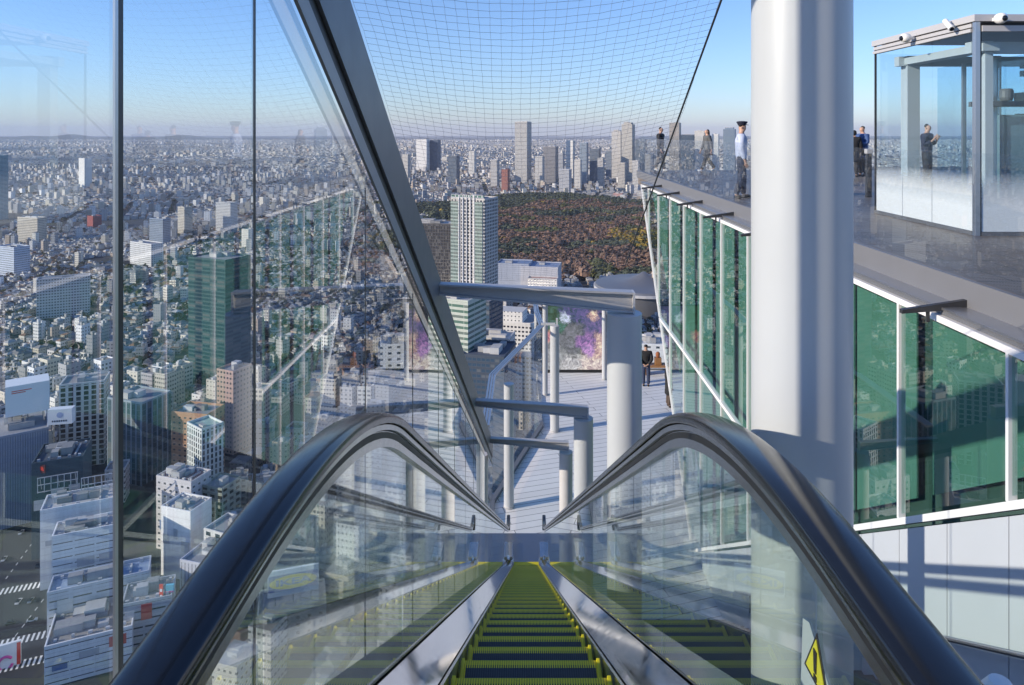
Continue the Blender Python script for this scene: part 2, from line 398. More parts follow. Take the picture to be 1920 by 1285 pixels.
for s in (-1, 1):
    mb = MB(); sweep(mb, hand_loop, hp, 0.443 * s); place(mb.build("handrail", M['rubber'], esc, smooth=True))
    mb = MB()
    sweep(mb, hand_c, [(-0.030, -0.016), (0.030, -0.016), (0.030, -0.030), (0.020, -0.034), (0.020, -0.075), (-0.020, -0.075), (-0.020, -0.034), (-0.030, -0.030)], 0.443 * s)
    place(mb.build("handrail_guide", M['steel'], esc, smooth=True))
    mb = MB(); sweep(mb, hand_c, [(-0.0225, -0.036), (0.0225, -0.036), (0.0225, -0.052), (-0.0225, -0.052)], 0.443 * s)
    place(mb.build("guide_seal", M['black_gap'], esc))
    for ya, yb in zip(JOINTS, JOINTS[1:]):
        ys = np.linspace(ya + 0.003, yb - 0.003, 18); top = [(y, z_on(hand_c, y) - 0.075) for y in ys]; bot = [(y, z_on(deck_in, y) - 0.03) for y in ys]
        mb = MB()
        for xx in (-0.006, 0.006):
            mb.v += [(0.443 * s + xx, y, z) for y, z in top + bot]
        n = len(ys)
        for i in range(n - 1):
            mb.f += [[i, i + 1, n + i + 1, n + i], [2 * n + i, 3 * n + i, 3 * n + i + 1, 2 * n + i + 1], [i, 2 * n + i, 2 * n + i + 1, i + 1], [n + i, n + i + 1, 3 * n + i + 1, 3 * n + i]]
        mb.f += [[0, n, 3 * n, 2 * n], [n - 1, 3 * n - 1, 4 * n - 1, 2 * n - 1][:4] if False else [n - 1, 3 * n - 1, 4 * n - 1, 2 * n - 1]]
        mb.mi = [0] * len(mb.f)
        place(mb.build("glass_panel", M['bal_glass'], esc))
    # inner decking (slanted polished sheet) between skirt and glass
    mb = MB(); base = 0; ys = sorted(set([round(p.x, 3) for p in deck_in] + list(np.round(np.arange(-1.2, 18.0, 0.5), 3))))
    for y in ys:
        zt = z_on(deck_in, y); zb = z_on(skirt_p, y)
        mb.v += [(0.431 * s, y, zt), (0.322 * s, y, zb), (0.322 * s, y, zb - 0.012), (0.431 * s, y, zb - 0.012)]
    for i in range(len(ys) - 1):
        for k in range(4):
            k2 = (k + 1) % 4; mb.f.append([4 * i + k, 4 * i + k2, 4 * i + 4 + k2, 4 * i + 4 + k])
    mb.mi = [0] * len(mb.f); place(mb.build("inner_decking", M['mirror_steel'], esc))
    mb = MB()
    sweep(mb, skirt_p, [(0.0, -0.004), (0.0, -0.30), (0.012, -0.30), (0.012, -0.004)] if s > 0 else [(0.0, -0.004), (0.0, -0.30), (-0.012, -0.30), (-0.012, -0.004)], 0.3055 * s)
    place(mb.build("skirt_panel", M['steel'], esc))
    mb = MB(); sweep(mb, deck_in, [(0.0, 0.002), (0.125 * s, 0.002), (0.125 * s, -0.014), (0.0, -0.014)], 0.451 * s)
    place(mb.build("outer_decking", M['steel'], esc))
    mb = MB(); sweep(mb, deck_in, [(0.0, -0.016), (0.02 * s, -0.016), (0.02 * s, -0.95), (0.0, -0.95)], 0.55 * s)
    place(mb.build("truss_cladding", M['white_paint'], esc))
    # end boards at the foot of the balustrade
    mb = MB(); mb.box(0.33 * s, 0.455 * s, 17.35, 18.0, DECK + 0.004, DECK + 0.125)
    place(mb.build("end_board", M['steel'], esc, bevel=0.006))
mb = MB(); sweep(mb, deck_in, [(-0.55, -0.93), (0.55, -0.93), (0.55, -0.95), (-0.55, -0.95)], 0.0); place(mb.build("truss_soffit", M['white_paint'], esc))
# steps: nose line runs at D = 0.515
NOSE_D = 0.50; RUN = 0.405; RISE = RUN * SL
st_me = None; y = 1.85; cnt = 0
while True:
    zn = -NOSE_D - SL * y
    if zn < DECK + 0.02: zn = DECK + 0.004
    if y > 17.25: break
    if st_me is None:
        mb = MB(); mb.box(-0.3, 0.3, -RUN - 0.02, 0.0, -0.03, 0.0)
        # curved riser under the nose
        for k in range(5):
            a0 = k / 5; a1 = (k + 1) / 5
            mb.box(-0.3, 0.3, -0.012 - 0.02 * a1 ** 2, 0.0 - 0.02 * a0 ** 2 - 0.001, -0.03 - 0.22 * a1, -0.0302 - 0.22 * a0)
        o = mb.build("step", M['step'], esc); st_me = o.data
        yb_me = []
        for sx in (-1, 1):
            mb2 = MB(); mb2.box(sx * 0.289 - 0.007, sx * 0.289 + 0.007, -RUN + 0.05, -0.004, 0.0005, 0.014)
            yb_me.append(mb2.build("safety_border", M['yellow'], o, bevel=0.002).data)
    else:
        o = bpy.data.objects.new("step", st_me); COL.objects.link(o); o.parent = esc
        for me_ in yb_me:
            yb = bpy.data.objects.new("safety_border", me_); COL.objects.link(yb); yb.parent = o
    o.location = EOFF + Vector((0, y, zn)); y += RUN
# landing plates and combs
mb = MB(); mb.box(-0.56, 0.56, 17.30, 18.55, DECK + 0.006, DECK + 0.03); place(mb.build("landing_plate", M['plate'], esc, bevel=0.004))
mb = MB(); mb.box(-0.3, 0.3, 17.16, 17.297, DECK + 0.006, DECK + 0.036); place(mb.build("comb_plate", M['yellow'], esc))
mb = MB(); mb.box(-0.56, 0.56, -1.6, 1.4, ROOF - 0.02, ROOF + 0.004); place(mb.build("landing_plate", M['steel'], esc))
# warning sticker on the right-hand pane near the top
film = solid("pale sticker film", (0.27, 0.33, 0.33), 0.5, 0, 0.05)
mb = MB(); X = 0.4358
mb.prism([(0.90, -1.08), (1.19, -1.08), (1.19, -1.00), (1.175, -0.80), (1.15, -0.79), (0.92, -0.93)], 0, X - 0.001, X); st = place(mb.build("warning_sticker", film, esc))
mb = MB(); c = (1.115, -0.83)
tri = lambda q: [(c[0] - q, c[1] - q * .75), (c[0] + q, c[1] - q * .75), (c[0], c[1] + q * .95)]
mb.prism(tri(0.05), 0, X - 0.0025, X - 0.0012); mb.build("triangle_border", M['black_plastic'], st)
mb = MB(); mb.prism(tri(0.039), 0, X - 0.0042, X - 0.003); mb.build("warning_triangle", solid("warning yellow", (0.42, 0.42, 0.03), 0.5), st)
mb = MB(); mb.prism([(c[0] - .004, c[1] - .015), (c[0] + .004, c[1] - .015), (c[0] + .006, c[1] + .02), (c[0] - .006, c[1] + .02)], 0, X - 0.006, X - 0.0047)
mb.prism([(c[0] - .005, c[1] - .027), (c[0] + .005, c[1] - .027), (c[0] + .005, c[1] - .019), (c[0] - .005, c[1] - .019)], 0, X - 0.006, X - 0.0047); mb.build("exclamation_mark", M['black_plastic'], st)
mb = MB()
for r_ in range(5):
    yy = 1.05
    while yy > 0.94:
        w = rnd.uniform(.008, .013); zz = -0.90 - r_ * 0.03
        if True: mb.box(X - 0.0035, X - 0.002, yy - w, yy, zz - .012, zz - .012 + rnd.uniform(.006, .013))
        yy -= w + .006
mb.build("printed_lines", M['black_plastic'], st)

# ---------------------------------------------------------------- glass wall on the left with its sloping beam
GX = -0.845
def diag_z(y, inset=0.0): return 2.45 - 0.575 * y - inset
wall = thing("glass_wall", "tall clear glass wall to the left of the escalator above the city", "glass wall", (GX, 5, ROOF - 3))
WO = Vector((-GX, -5, -(ROOF - 3)))
yj = [-3.0, -1.0, 0.66, 1.479, 2.216, 3.756, 5.34, 6.92, 8.50, 10.05, 11.6, 13.15, 14.75]
for ya, yb in zip(yj, yj[1:]):
    a, b = ya + 0.004, yb - 0.004
    poly = [(a, -1.25 - SL * a), (b, -1.25 - SL * b), (b, diag_z(b, .50)), (a, diag_z(a, .50))]
    mb = MB(); mb.prism(poly, 0, GX - 0.012, GX); o = mb.build("pane", M['wall_glass'], wall); o.location = WO
for yq, w, d, mt in ((1.479, 0.021, 0.004, 'dark_metal'), (2.216, 0.017, 0.003, 'dark_metal'), (3.756, 0.012, 0.003, 'dark_metal'), (5.34, 0.012, 0.003, 'dark_metal'), (6.92, 0.012, 0.003, 'dark_metal'), (8.5, 0.012, 0.003, 'dark_metal'), (10.05, 0.012, 0.003, 'dark_metal'), (11.6, 0.012, 0.003, 'dark_metal'), (13.15, 0.012, 0.003, 'dark_metal')):
    mb = MB(); mb.box(GX + 0.001, GX + d, yq - w / 2, yq + w / 2, -1.25 - SL * yq, diag_z(yq, 0.58))
    mb.build("mullion", M[mt], wall).location = WO
    if w > .02:
        mb = MB(); mb.box(GX + .001, GX + .006, yq - w / 2 - .012, yq - w / 2 - .001, -1.25 - SL * yq, diag_z(yq, .58))
        mb.build("mullion_trim", M['alu'], wall).location = WO
mb = MB(); mb.prism([(-3, -1.25 + SL * 3 - .01), (14.7, -1.25 - SL * 14.7 - .01), (14.7, -1.40 - SL * 14.7), (-3, -1.40 + SL * 3)], 0, GX - 0.05, GX + 0.05); mb.build("bottom_rail", M['light_grey'], wall).location = WO

beam = thing("sloping_beam", "dark grey steel beam sloping down along the top of the glass wall", "beam", (-0.82, 5, 0)); BO = Vector((0.82, -5, 0))
y0, y1 = -2.5, 17.3
for nm, a, b, xa, xb, mt in (("side_plate", 0, .369, -.806, -.79, 'grey_paint'), ("core", .004, .462, -.843, -.808, 'black_gap'), ("lower_flange", .4635, .56, -.808, -.794, 'mid_grey')):
    mb = MB(); mb.prism([(y0, diag_z(y0, a)), (y1, diag_z(y1, a)), (y1, diag_z(y1, b)), (y0, diag_z(y0, b))], 0, xa, xb); mb.build(nm, M[mt], beam).location = BO

def column(x, y, r, z0, z1, label, group=None, ring=False):
    t = thing("column", label, "column", (x, y, z0), group)
    mb = MB(); mb.lathe([(r, 0), (r, z1 - z0)], n=40); mb.build("shaft", M['white_paint'], t, smooth=True)
    mb = MB(); mb.lathe([(r + .02, 0.0), (r + .02, .03), (r + .002, .035)], n=40); mb.build("base_ring", M['light_grey'], t, smooth=True)
    return t
CX = 0.915
column(0.846, 2.185, 0.1465, DECK, 4.2, "big white round column nearest on the right, cutting across the roof terrace")
column(CX, 6.58, 0.16, DECK, -1.66, "white round column carrying the widest cross beam above the deck")
column(0.93, 11.4, 0.155, DECK, -4.56, "white round column carrying the middle cross beam, just right of the escalator")
column(0.915, 16.05, 0.15, DECK, -7.18, "short white round column under the lowest cross beam at the escalator foot")
column(-0.985, 16.2, 0.135, DECK, -7.3, "white post standing under the lower end of the dark sloping beam")
# free standing masts on the white deck
column(-0.46, 19.9, 0.14, DECK, -7.0, "white mast with a cut open top just left of the escalator foot")
column(1.03, 25.0, 0.16, DECK, -6.75, "white mast in the middle of the deck with a small arm at its top")
column(0.79, 28.4, 0.105, DECK, -6.4, "thin tall white mast farther back on the deck, left of the armed mast")
column(3.35, 30.2, 0.10, DECK, -7.2, "thin white mast standing right in front of the colourful screen")
mb = MB(); mb.box(0.55, 1.05, 24.97, 25.03, -6.74, -6.66); mb.box(1.08, 1.14, 24.95, 25.05, -6.74, -6.5)
o = tag(mb.build("mast_arm", M['white_paint']), "small white arm with a fitting fixed on top of a mast", "arm")

def cross_beam(y, xl, xr, zl, zr, dl, dr, label):
    t = thing("cross_beam", label, "beam", (0, y, zl)); O = Vector((0, -y, -zl))
    mb = MB(); mb.prism([(xl, zl), (xr, zr), (xr, zr - .018), (xl, zl - .018)], 1, y - .062, y + .062); mb.build("top_flange", M['light_grey'], t).location = O
    mb = MB(); mb.prism([(xl, zl - .019), (xr, zr - .019), (xr, zr - dr), (xl, zl - dl)], 1, y - .012, y + .012); mb.build("web", M['light_grey'], t).location = O
    mb = MB(); mb.prism([(xl, zl - dl - .001), (xr, zr - dr - .001), (xr, zr - dr - .018), (xl, zl - dl - .018)], 1, y - .05, y + .05); mb.build("bottom_flange", M['light_grey'], t).location = O
    mb = MB(); mb.box(xr + .001, xr + .02, y - .065, y + .065, zr - dr - .02, zr); mb.build("end_plate", M['white_paint'], t).location = O
cross_beam(6.58, -0.789, 0.985, -1.385, -1.46, 0.085, 0.175, "widest grey steel cross beam spanning high above the deck to the thick column")
cross_beam(11.4, -0.789, 0.99, -4.26, -4.37, 0.08, 0.165, "middle grey cross beam between the sloping beam and a white column")
cross_beam(16.05, -0.789, 0.96, -6.86, -6.95, 0.09, 0.18, "lowest grey cross beam near the end of the sloping beam")

# ---------------------------------------------------------------- safety net over the escalator
def net():
    mb = MB(); cell = 0.052; nx = 33; L0, L1 = -0.6, 6.5
    ny = int((L1 - L0) / (cell * math.cos(R(30))))
    P = np.zeros((ny + 1, nx + 1, 3)); nr = np.random.default_rng(5)
    wob = nr.normal(0, 0.0013, (ny + 1, nx + 1, 3))
    for j in range(ny + 1):
        y = L0 + (L1 - L0) * j / ny
        for i in range(nx + 1):
            t = i / nx; x = -0.79 + t * (0.915 + 0.79)
            h = 2.46 + 0.07 * t - 0.11 * math.sin(math.pi * t)
            P[j, i] = (x + 0.012 * math.sin(y * 2.1 + t * 5), y, h - 0.574 * y)
    P += wob
    r = 0.00062; off = [Vector((0, r, r)), Vector((0, -r, r)), Vector((0, 0, -r * 1.2))]; off2 = [Vector((r, 0, r)), Vector((-r, 0, r)), Vector((0, 0, -r * 1.2))]
    for rows, of in ((P, off), (P.transpose(1, 0, 2), off2)):
        for line in rows:
            b = len(mb.v)
            for p in line:
                for q in of: mb.v.append((p[0] + q.x, p[1] + q.y, p[2] + q.z))
            for k in range(len(line) - 1):
                for a in range(3):
                    a2 = (a + 1) % 3; mb.f.append([b + 3 * k + a, b + 3 * k + a2, b + 3 * k + 3 + a2, b + 3 * k + 3 + a])
    mb.mi = [0] * len(mb.f)
    return mb
tag(net().build("safety_net", M['net'], fix=False), "fine square mesh safety net stretched against the sky above the escalator", "net")
mb = MB(); mb.tube([(0.915, y, 2.53 - 0.574 * y) for y in np.linspace(-0.6, 6.5, 20)], 0.0055, 8)
tag(mb.build("net_cable", M['cable'], smooth=True), "dark steel cable holding the right hand edge of the safety net", "cable")

# ---------------------------------------------------------------- lower white deck
def struct(o): o["kind"] = "structure"; return o
mb = MB(); mb.prism([(-1.0, 12.5), (-1.0, 20.1), (0.62, 25.4), (0.45, 31.6), (9.5, 31.6), (9.5, 8), (0.6, 8)], 2, DECK - 0.25, DECK)
struct(mb.build("deck", M['deck']))
PAR = [(-0.93, 16.6), (-0.93, 20.1), (0.58, 25.3), (0.42, 27.3), (0.40, 31.4)]
par = thing("glass_parapet", "tall kinked glass parapet with grey top rail along the left edge of the white deck", "parapet", (0, 22, DECK)); PO = Vector((0, -22, -DECK))
for (xa, ya), (xb, yb) in zip(PAR, PAR[1:]):
    L = math.hypot(xb - xa, yb - ya); n = max(1, round(L / 1.9))
    for k in range(n):
        a = Vector((xa + (xb - xa) * k / n, ya + (yb - ya) * k / n, 0)); b = Vector((xa + (xb - xa) * (k + 1) / n, ya + (yb - ya) * (k + 1) / n, 0))
        d = (b - a).normalized() * 0.008
        mb = MB(); mb.bar(a + d + Vector((0, 0, DECK + 1.9)), b - d + Vector((0, 0, DECK + 1.9)), 0.016, 3.3); mb.build("pane", M['glass'], par).location = PO
    a = Vector((xa, ya, 0)); b = Vector((xb, yb, 0))
    mb = MB()
    for off in (-0.07, 0.0, 0.07): mb.bar(a + Vector((off, 0, DECK + 3.62)), b + Vector((off, 0, DECK + 3.62)), 0.045, 0.05)
    mb.build("top_rail", M['alu'], par).location = PO
    mb = MB(); mb.bar(a + Vector((0, 0, DECK + .06)), b + Vector((0, 0, DECK + .06)), 0.14, 0.11); mb.build("base_channel", M['grey_paint'], par).location = PO
par2 = thing("glass_railing", "low clear glass railing along the far edge of the white deck behind the screen", "railing", (4, 31.45, DECK)); P2 = Vector((-4, -31.45, -DECK))
for k in range(5):
    xa = 0.5 + k * 1.8
    mb = MB(); mb.box(xa + .01, xa + 1.79, 31.44, 31.456, DECK + .05, DECK + 1.25); mb.build("pane", M['glass'], par2).location = P2
mb = MB(); mb.box(0.5, 9.5, 31.42, 31.48, DECK + .001, DECK + .05); mb.build("base_channel", M['grey_paint'], par2).location = P2

# colourful screen
def screen_material():
    m, nt, p = newmat("screen picture")
    geo = N(nt, "NewGeometry"); no = N(nt, "TexNoise", Scale=2.3, Detail=8.0, Roughness=0.72); nt.links.new(geo.outputs["Position"], no.inputs["Vector"])
    w = N(nt, "VectorMath", operation='MULTIPLY_ADD'); w.inputs[1].default_value = (1.1, 0, 1.1); nt.links.new(no.outputs["Color"], w.inputs[0]); nt.links.new(geo.outputs["Position"], w.inputs[2])
    cur = None
    blobs = [((1.2, -8.2), 1.0, (.03, .12, .05)), ((2.2, -7.7), .8, (.02, .03, .22)), ((1.0, -9.8), .9, (.35, .36, .36)), ((2.0, -9.0), .8, (.16, .17, .19)), ((3.1, -8.3), .75, (.05, .04, .24)), ((2.9, -10.1), .7, (.62, .45, .38)), ((2.0, -10.1), .55, (.50, .48, .47)),
             ((3.2, -9.3), .6, (.60, .30, .22)), ((2.6, -9.1), .45, (.24, .05, .36)), ((2.75, -9.5), .3, (.40, .12, .50)), ((1.0, -8.9), .3, (.60, .03, .03)), ((2.95, -7.9), .3, (.65, .32, .20)), ((1.75, -8.1), .28, (.45, .55, .70)), ((1.55, -8.5), .25, (.02, .18, .10))]
    for (x, z), r, c in blobs:
        dn = N(nt, "VectorMath", operation='DISTANCE'); nt.links.new(w.outputs[0], dn.inputs[0]); dn.inputs[1].default_value = (x + .55, 31.1, z + .55)
        f = math_node(nt, 'MULTIPLY', math_node(nt, 'SUBTRACT', 1.05, math_node(nt, 'DIVIDE', dn.outputs["Value"], r)), 2.6, clamp=True)
        cur = mixcol(nt, f, cur if cur is not None else (.05, .09, .06), c)
    n3 = N(nt, "TexNoise", Scale=4.5, Detail=6.0, Roughness=0.7, Distortion=1.2); nt.links.new(geo.outputs["Position"], n3.inputs["Vector"])
    hs = N(nt, "HueSaturation"); hs.inputs["Saturation"].default_value = 0.62; nt.links.new(cur, hs.inputs["Color"]); nt.links.new(math_node(nt, 'MULTIPLY_ADD', n3.outputs[0], .5, .25), hs.inputs["Hue"]); nt.links.new(math_node(nt, 'MULTIPLY_ADD', n3.outputs[0], 3.2, -.75), hs.inputs["Value"])
    cur = hs.outputs[0]
    nt.links.new(cur, p.inputs["Base Color"]); nt.links.new(cur, p.inputs["Emission Color"])
    p.inputs["Emission Strength"].default_value = 0.35; p.inputs["Roughness"].default_value = 0.3
    return m
scr = thing("display_screen", "large screen showing a swirl of purple, orange, blue and green at the far deck edge", "screen", (2.5, 31.1, DECK)); SO = Vector((-2.5, -31.1, -DECK))
mb = MB(); mb.box(0.75, 3.42, 31.10, 31.12, DECK + .12, -7.55); mb.build("picture_panel", screen_material(), scr).location = SO
mb = MB(); mb.box(0.72, 3.45, 31.125, 31.25, DECK + .001, -7.5); mb.build("housing", M['black_plastic'], scr).location = SO
mb = MB(); mb.box(0.72, 3.45, 31.06, 31.12, DECK + .002, DECK + .10); mb.build("plinth", M['black_plastic'], scr).location = SO
# timber bench with a small stool by the railing
bn = thing("bench", "low timber bench by the far glass railing", "bench", (5.75, 30.9, DECK))
mb = MB(); mb.box(-.6, .6, -.25, .25, .34, .42); mb.build("seat", M['wood'], bn, bevel=.01)
for sx in (-.5, .5):
    mb = MB(); mb.box(sx - .05, sx + .05, -.2, .2, 0, .34); mb.build("leg", M['wood'], bn)
bx = thing("planter_box", "small orange timber planter box on the far bench", "planter", (5.75, 30.9, DECK + .42))
mb = MB(); mb.box(-.14, .14, -.12, .12, 0, .30); mb.build("tub", M['wood'], bx, bevel=.01)
mb = MB(); mb.lathe([(.05, .30), (.09, .36), (.10, .46), (.05, .54)], n=10); mb.build("plant", solid("dull orange plant", (.35, .12, .05), .8), bx)

# own tower below the deck
tw = thing("tower_block", "glass clad tower directly below the white deck and the terrace", "tower", (12, 10, GROUND))
mb = MB(); mb.prism([(-0.98, 12.4), (-0.98, 20.1), (0.55, 25.4), (0.40, 31.5), (30, 31.5), (30, -20), (-0.98, -20)], 2, GROUND, DECK - 0.252)
mb.build("shaft", solid("tower cladding", (0.10, 0.13, 0.15), 0.25, 0.2, 0.2, 0.05), tw).location = (-12, -10, -GROUND)

# ---------------------------------------------------------------- right-hand building: terrace, fascia, green windows, white panels
WX = 4.25
YE_T, YE_B = 26.0, 18.2
def y_end(z): return YE_T + (YE_B - YE_T) * (-1.9 - z) / (-1.9 - DECK)
def z_sill(y): return max(DECK + .06, 0.6 - 0.62 * y)
bld = thing("terrace_building", "glazed side of the roof terrace with green blinds behind slanted windows and white panels below", "building", (WX, 10, ROOF)); DO = Vector((-WX, -10, -ROOF))
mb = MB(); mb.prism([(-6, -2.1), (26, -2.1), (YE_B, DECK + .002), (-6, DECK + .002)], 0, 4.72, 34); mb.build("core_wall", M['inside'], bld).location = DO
yb = 2.58; bays = []
while yb < 26: bays.append(yb); yb += 1.83
for i, ya in enumerate(bays):
    yb = ya + 1.83
    def cut(x0, x1, lo, hi, a, b, name, mt, par_=bld):
        b2 = b; poly = []
        zl_a, zl_b = lo(a), lo(b)
        poly = [(a, hi), (b, hi), (b, zl_b), (a, zl_a)]
        # clip by the raking far edge
        out = []
        f = lambda q: y_end(q[1]) - .03 - q[0]
        for k in range(4):
            p, q = poly[k], poly[(k + 1) % 4]; fp, fq = f(p), f(q)
            if fp >= 0: out.append(p)
            if fp * fq < 0: t = fp / (fp - fq); out.append((p[0] + (q[0] - p[0]) * t, p[1] + (q[1] - p[1]) * t))
        if len(out) < 3: return None
        m_ = MB(); m_.prism(out, 0, x0, x1); o = m_.build(name, mt, par_); o.location = DO; return o
    w = cut(WX, WX + .016, lambda y: z_sill(y) + .09, -1.93, ya + .022, yb - .022, "window", M['green_glass'])
    if w:
        g = cut(4.60, 4.62, lambda y: z_sill(y) + .30, -2.12, ya + .30 if (i % 2 or ya > 13) else ya + .06, yb - .03, "blind", M['green_panel'], w)
        if g: g.location = (0, 0, 0)
    z0 = z_sill(ya) + .04
    hi = -1.93
    if y_end(z0) > ya or y_end(hi) > ya:
        if ya > y_end(z0): z0 = -1.9 - (ya - YE_T) / (YE_B - YE_T) * (-1.9 - DECK)
        mb = MB(); mb.box(WX - .03, WX + .05, ya - .019, ya + .019, z0, hi); mb.build("mullion", M['white_frame'], bld).location = DO
mb = MB(); mb.box(WX - .035, WX + .05, -5, 26, -1.928, -1.862); mb.build("head_frame", M['white_frame'], bld).location = DO
mb = MB(); ys1 = 17.6
mb.prism([(-2, 0.6 + 1.24 + .04), (ys1, z_sill(ys1) + .04), (ys1, z_sill(ys1) - .04), (-2, 0.6 + 1.24 - .04)], 0, WX - .04, WX + .05); mb.build("sill_frame", M['white_frame'], bld).location = DO
mb = MB(); mb.bar((WX - .02, 25.95, -1.93), (WX - .02, YE_B, DECK + .05), 0.05, 0.05); mb.build("raking_frame", M['white_frame'], bld).location = DO
mb = MB(); mb.box(WX - .045, WX + .04, 10.35, y_end(-5.8), -5.86, -5.78); mb.build("transom", M['white_frame'], bld).location = DO
# white panels under the slanted sill
mb = MB(); mb.prism([(-2, 1.70), (17.0, 0.52 - .62 * 17.0), (17.0, DECK + .01), (-2, DECK + .01)], 0, WX + .03, WX + .06); mb.build("panel_backing", M['black_gap'], bld).location = DO
pj = [yb_ - .9 for yb_ in (1.6, 2.5)] + [2.58 + .915 * k for k in range(0, 17)]
for a, b in zip(pj, pj[1:]):
    lo = lambda y: max(DECK + .012, -1.95 - SL * y)
    a += .006; b -= .006
    mb = MB(); mb.prism([(a, 0.51 - .62 * a), (b, 0.51 - .62 * b), (b, lo(b)), (a, lo(a))], 0, WX - .012, WX + .028); mb.build("wall_panel", M['panel'], bld).location = DO
# fascia, gutter and roof slab
mb = MB(); mb.box(4.5, 4.56, -6, 28.8, -1.775, ROOF); mb.build("fascia", M['fascia'], bld).location = DO
mb = MB(); mb.box(4.24, 4.50, -6, 26.2, -1.80, -1.775); mb.build("gutter_lip", M['alu'], bld).location = DO
mb = MB(); mb.box(4.26, 4.8, -6, 26.15, -1.855, -1.803); mb.build("gutter", M['grey_paint'], bld).location = DO
for k in range(9):
    yk = 1.88 + 2.7 * k
    mb = MB(); mb.prism([(4.498, -1.70), (3.84, -1.80), (3.84, -1.84), (4.498, -1.79)], 1, yk - .028, yk + .028)
    mb.box(4.10, 4.13, yk - .012, yk + .012, -1.93, -1.80)
    mb.build("bracket", M['dark_metal'], bld).location = DO
mb = MB(); mb.box(4.561, 40, -8, 28.8, -2.05, ROOF); struct(mb.build("terrace", M['terrace']))
tp = thing("terrace_railing", "frameless glass railing along the near edge of the roof terrace", "railing", (4.55, 10, ROOF)); TO = Vector((-4.55, -10, -ROOF))
for k in range(11):
    ya = -.82 + 2.7 * k
    mb = MB(); mb.box(4.57, 4.59, ya + .008, min(ya + 2.692, 28.7), ROOF + .005, -0.2); mb.build("pane", M['glass'], tp).location = TO
tf = thing("terrace_railing", "frameless glass railing along the far edge of the roof terrace behind the walkers", "railing", (15, 28.7, ROOF)); T2 = Vector((-15, -28.7, -ROOF))
for k in range(13):
    mb = MB(); mb.box(4.61 + 2.7 * k, 7.29 + 2.7 * k, 28.7, 28.72, ROOF + .005, -0.12); mb.build("pane", M['glass'], tf).location = T2

# stairs between escalator and building, wall handrail
stt = thing("staircase", "brown grey staircase running down beside the escalator below the white panels", "staircase", (2.8, 6, DECK)); TO2 = Vector((-2.8, -6, -DECK))
mb = MB(); yy = 0.2; zz = -1.75 - SL * .2
while zz > DECK + .1:
    mb.box(1.35, 4.20, yy, yy + .30, max(zz - .9, DECK), zz); yy += .30; zz -= .30 * SL
mb.build("flight", M['stair'], stt).location = TO2
mb = MB(); mb.prism([(0.2, -1.55 - SL * .2), (14.6, -1.55 - SL * 14.6), (14.6, DECK + .0), (13.5, DECK), (0.2, -2.9 - SL * .2)], 0, 1.28, 1.345); mb.build("stringer", M['white_paint'], stt).location = TO2
hr = thing("wall_handrail", "round steel handrail fixed along the white panels beside the stairs", "handrail", (4.1, 6, -4)); HO = Vector((-4.1, -6, 4))
mb = MB(); mb.tube([(4.13, 1.0, -.93 - SL * 1.0), (4.13, 14.0, -.93 - SL * 14.0)], .022, 12); mb.build("rail", M['steel'], hr, smooth=True).location = HO
for k in range(9):
    yk = 1.5 + 1.45 * k
    mb = MB(); mb.box(4.115, 4.145, yk - .02, yk + .02, -.95 - SL * yk - .30, -.955 - SL * yk); mb.box(4.145, WX - .013, yk - .02, yk + .02, -.95 - SL * yk - .30, -.95 - SL * yk - .27); mb.build("post", M['steel'], hr).location = HO
bp = thing("post", "rounded white post by the stairs, low beside the right handrail", "post", (1.70, 2.55, -1.83 - SL * 2.4))
mb = MB(); mb.lathe([(.07, 0), (.07, 1.16), (.06, 1.22), (.035, 1.255), (.0, 1.26)], n=24); mb.build("body", M['white_plastic'], bp, smooth=True)
mb = MB(); mb.lathe([(.074, .9), (.074, .96)], n=24); mb.build("band", M['light_grey'], bp, smooth=True)

# ---------------------------------------------------------------- glass lift shaft on the terrace
SX, SY0, SY1, SX1 = 6.58, 10.4, 13.35, 11.5
sh = thing("lift_shaft", "glass lift shaft house with steel frame and frosted lower panes on the roof terrace", "lift shaft", (SX, SY0, ROOF)); SH = Vector((-SX, -SY0, -ROOF))
def frosted():
    m, nt, p = newmat("frosted foot glass"); out = nt.nodes["Material Output"]
    p.inputs["Base Color"].default_value = (0.80, 0.84, 0.85, 1); p.inputs["Roughness"].default_value = 0.35
    geo = N(nt, "NewGeometry"); sp = N(nt, "SeparateXYZ"); nt.links.new(geo.outputs["Position"], sp.inputs[0])
    no = N(nt, "TexNoise", Scale=9.0, Detail=5.0); nt.links.new(geo.outputs["Position"], no.inputs["Vector"])
    h = math_node(nt, 'SUBTRACT', -0.58, sp.outputs[2]); h = math_node(nt, 'ADD', math_node(nt, 'DIVIDE', h, 0.52), math_node(nt, 'MULTIPLY_ADD', no.outputs[0], .16, -.08), clamp=True); h = math_node(nt, 'MULTIPLY', h, .86)
    g = M['glass'].node_tree
    lw = N(nt, "LayerWeight", Blend=0.5); fr = math_node(nt, 'MULTIPLY_ADD', math_node(nt, 'POWER', lw.outputs["Facing"], 5.0), .92, .08, clamp=True)
    fac = math_node(nt, 'MULTIPLY', fr, math_node(nt, 'SUBTRACT', 1.0, geo.outputs["Backfacing"]))
    tr = N(nt, "BsdfTransparent"); tr.inputs[0].default_value = (.90, .955, .975, 1); gl = N(nt, "BsdfGlossy"); gl.inputs["Roughness"].default_value = 0
    mx = N(nt, "MixShader"); nt.links.new(fac, mx.inputs[0]); nt.links.new(tr.outputs[0], mx.inputs[1]); nt.links.new(gl.outputs[0], mx.inputs[2])
    m2 = N(nt, "MixShader"); nt.links.new(h, m2.inputs[0]); nt.links.new(mx.outputs[0], m2.inputs[1]); nt.links.new(p.outputs[0], m2.inputs[2])
    nt.links.new(m2.outputs[0], out.inputs["Surface"]); return m
M['frost'] = frosted()
ZT = 1.70
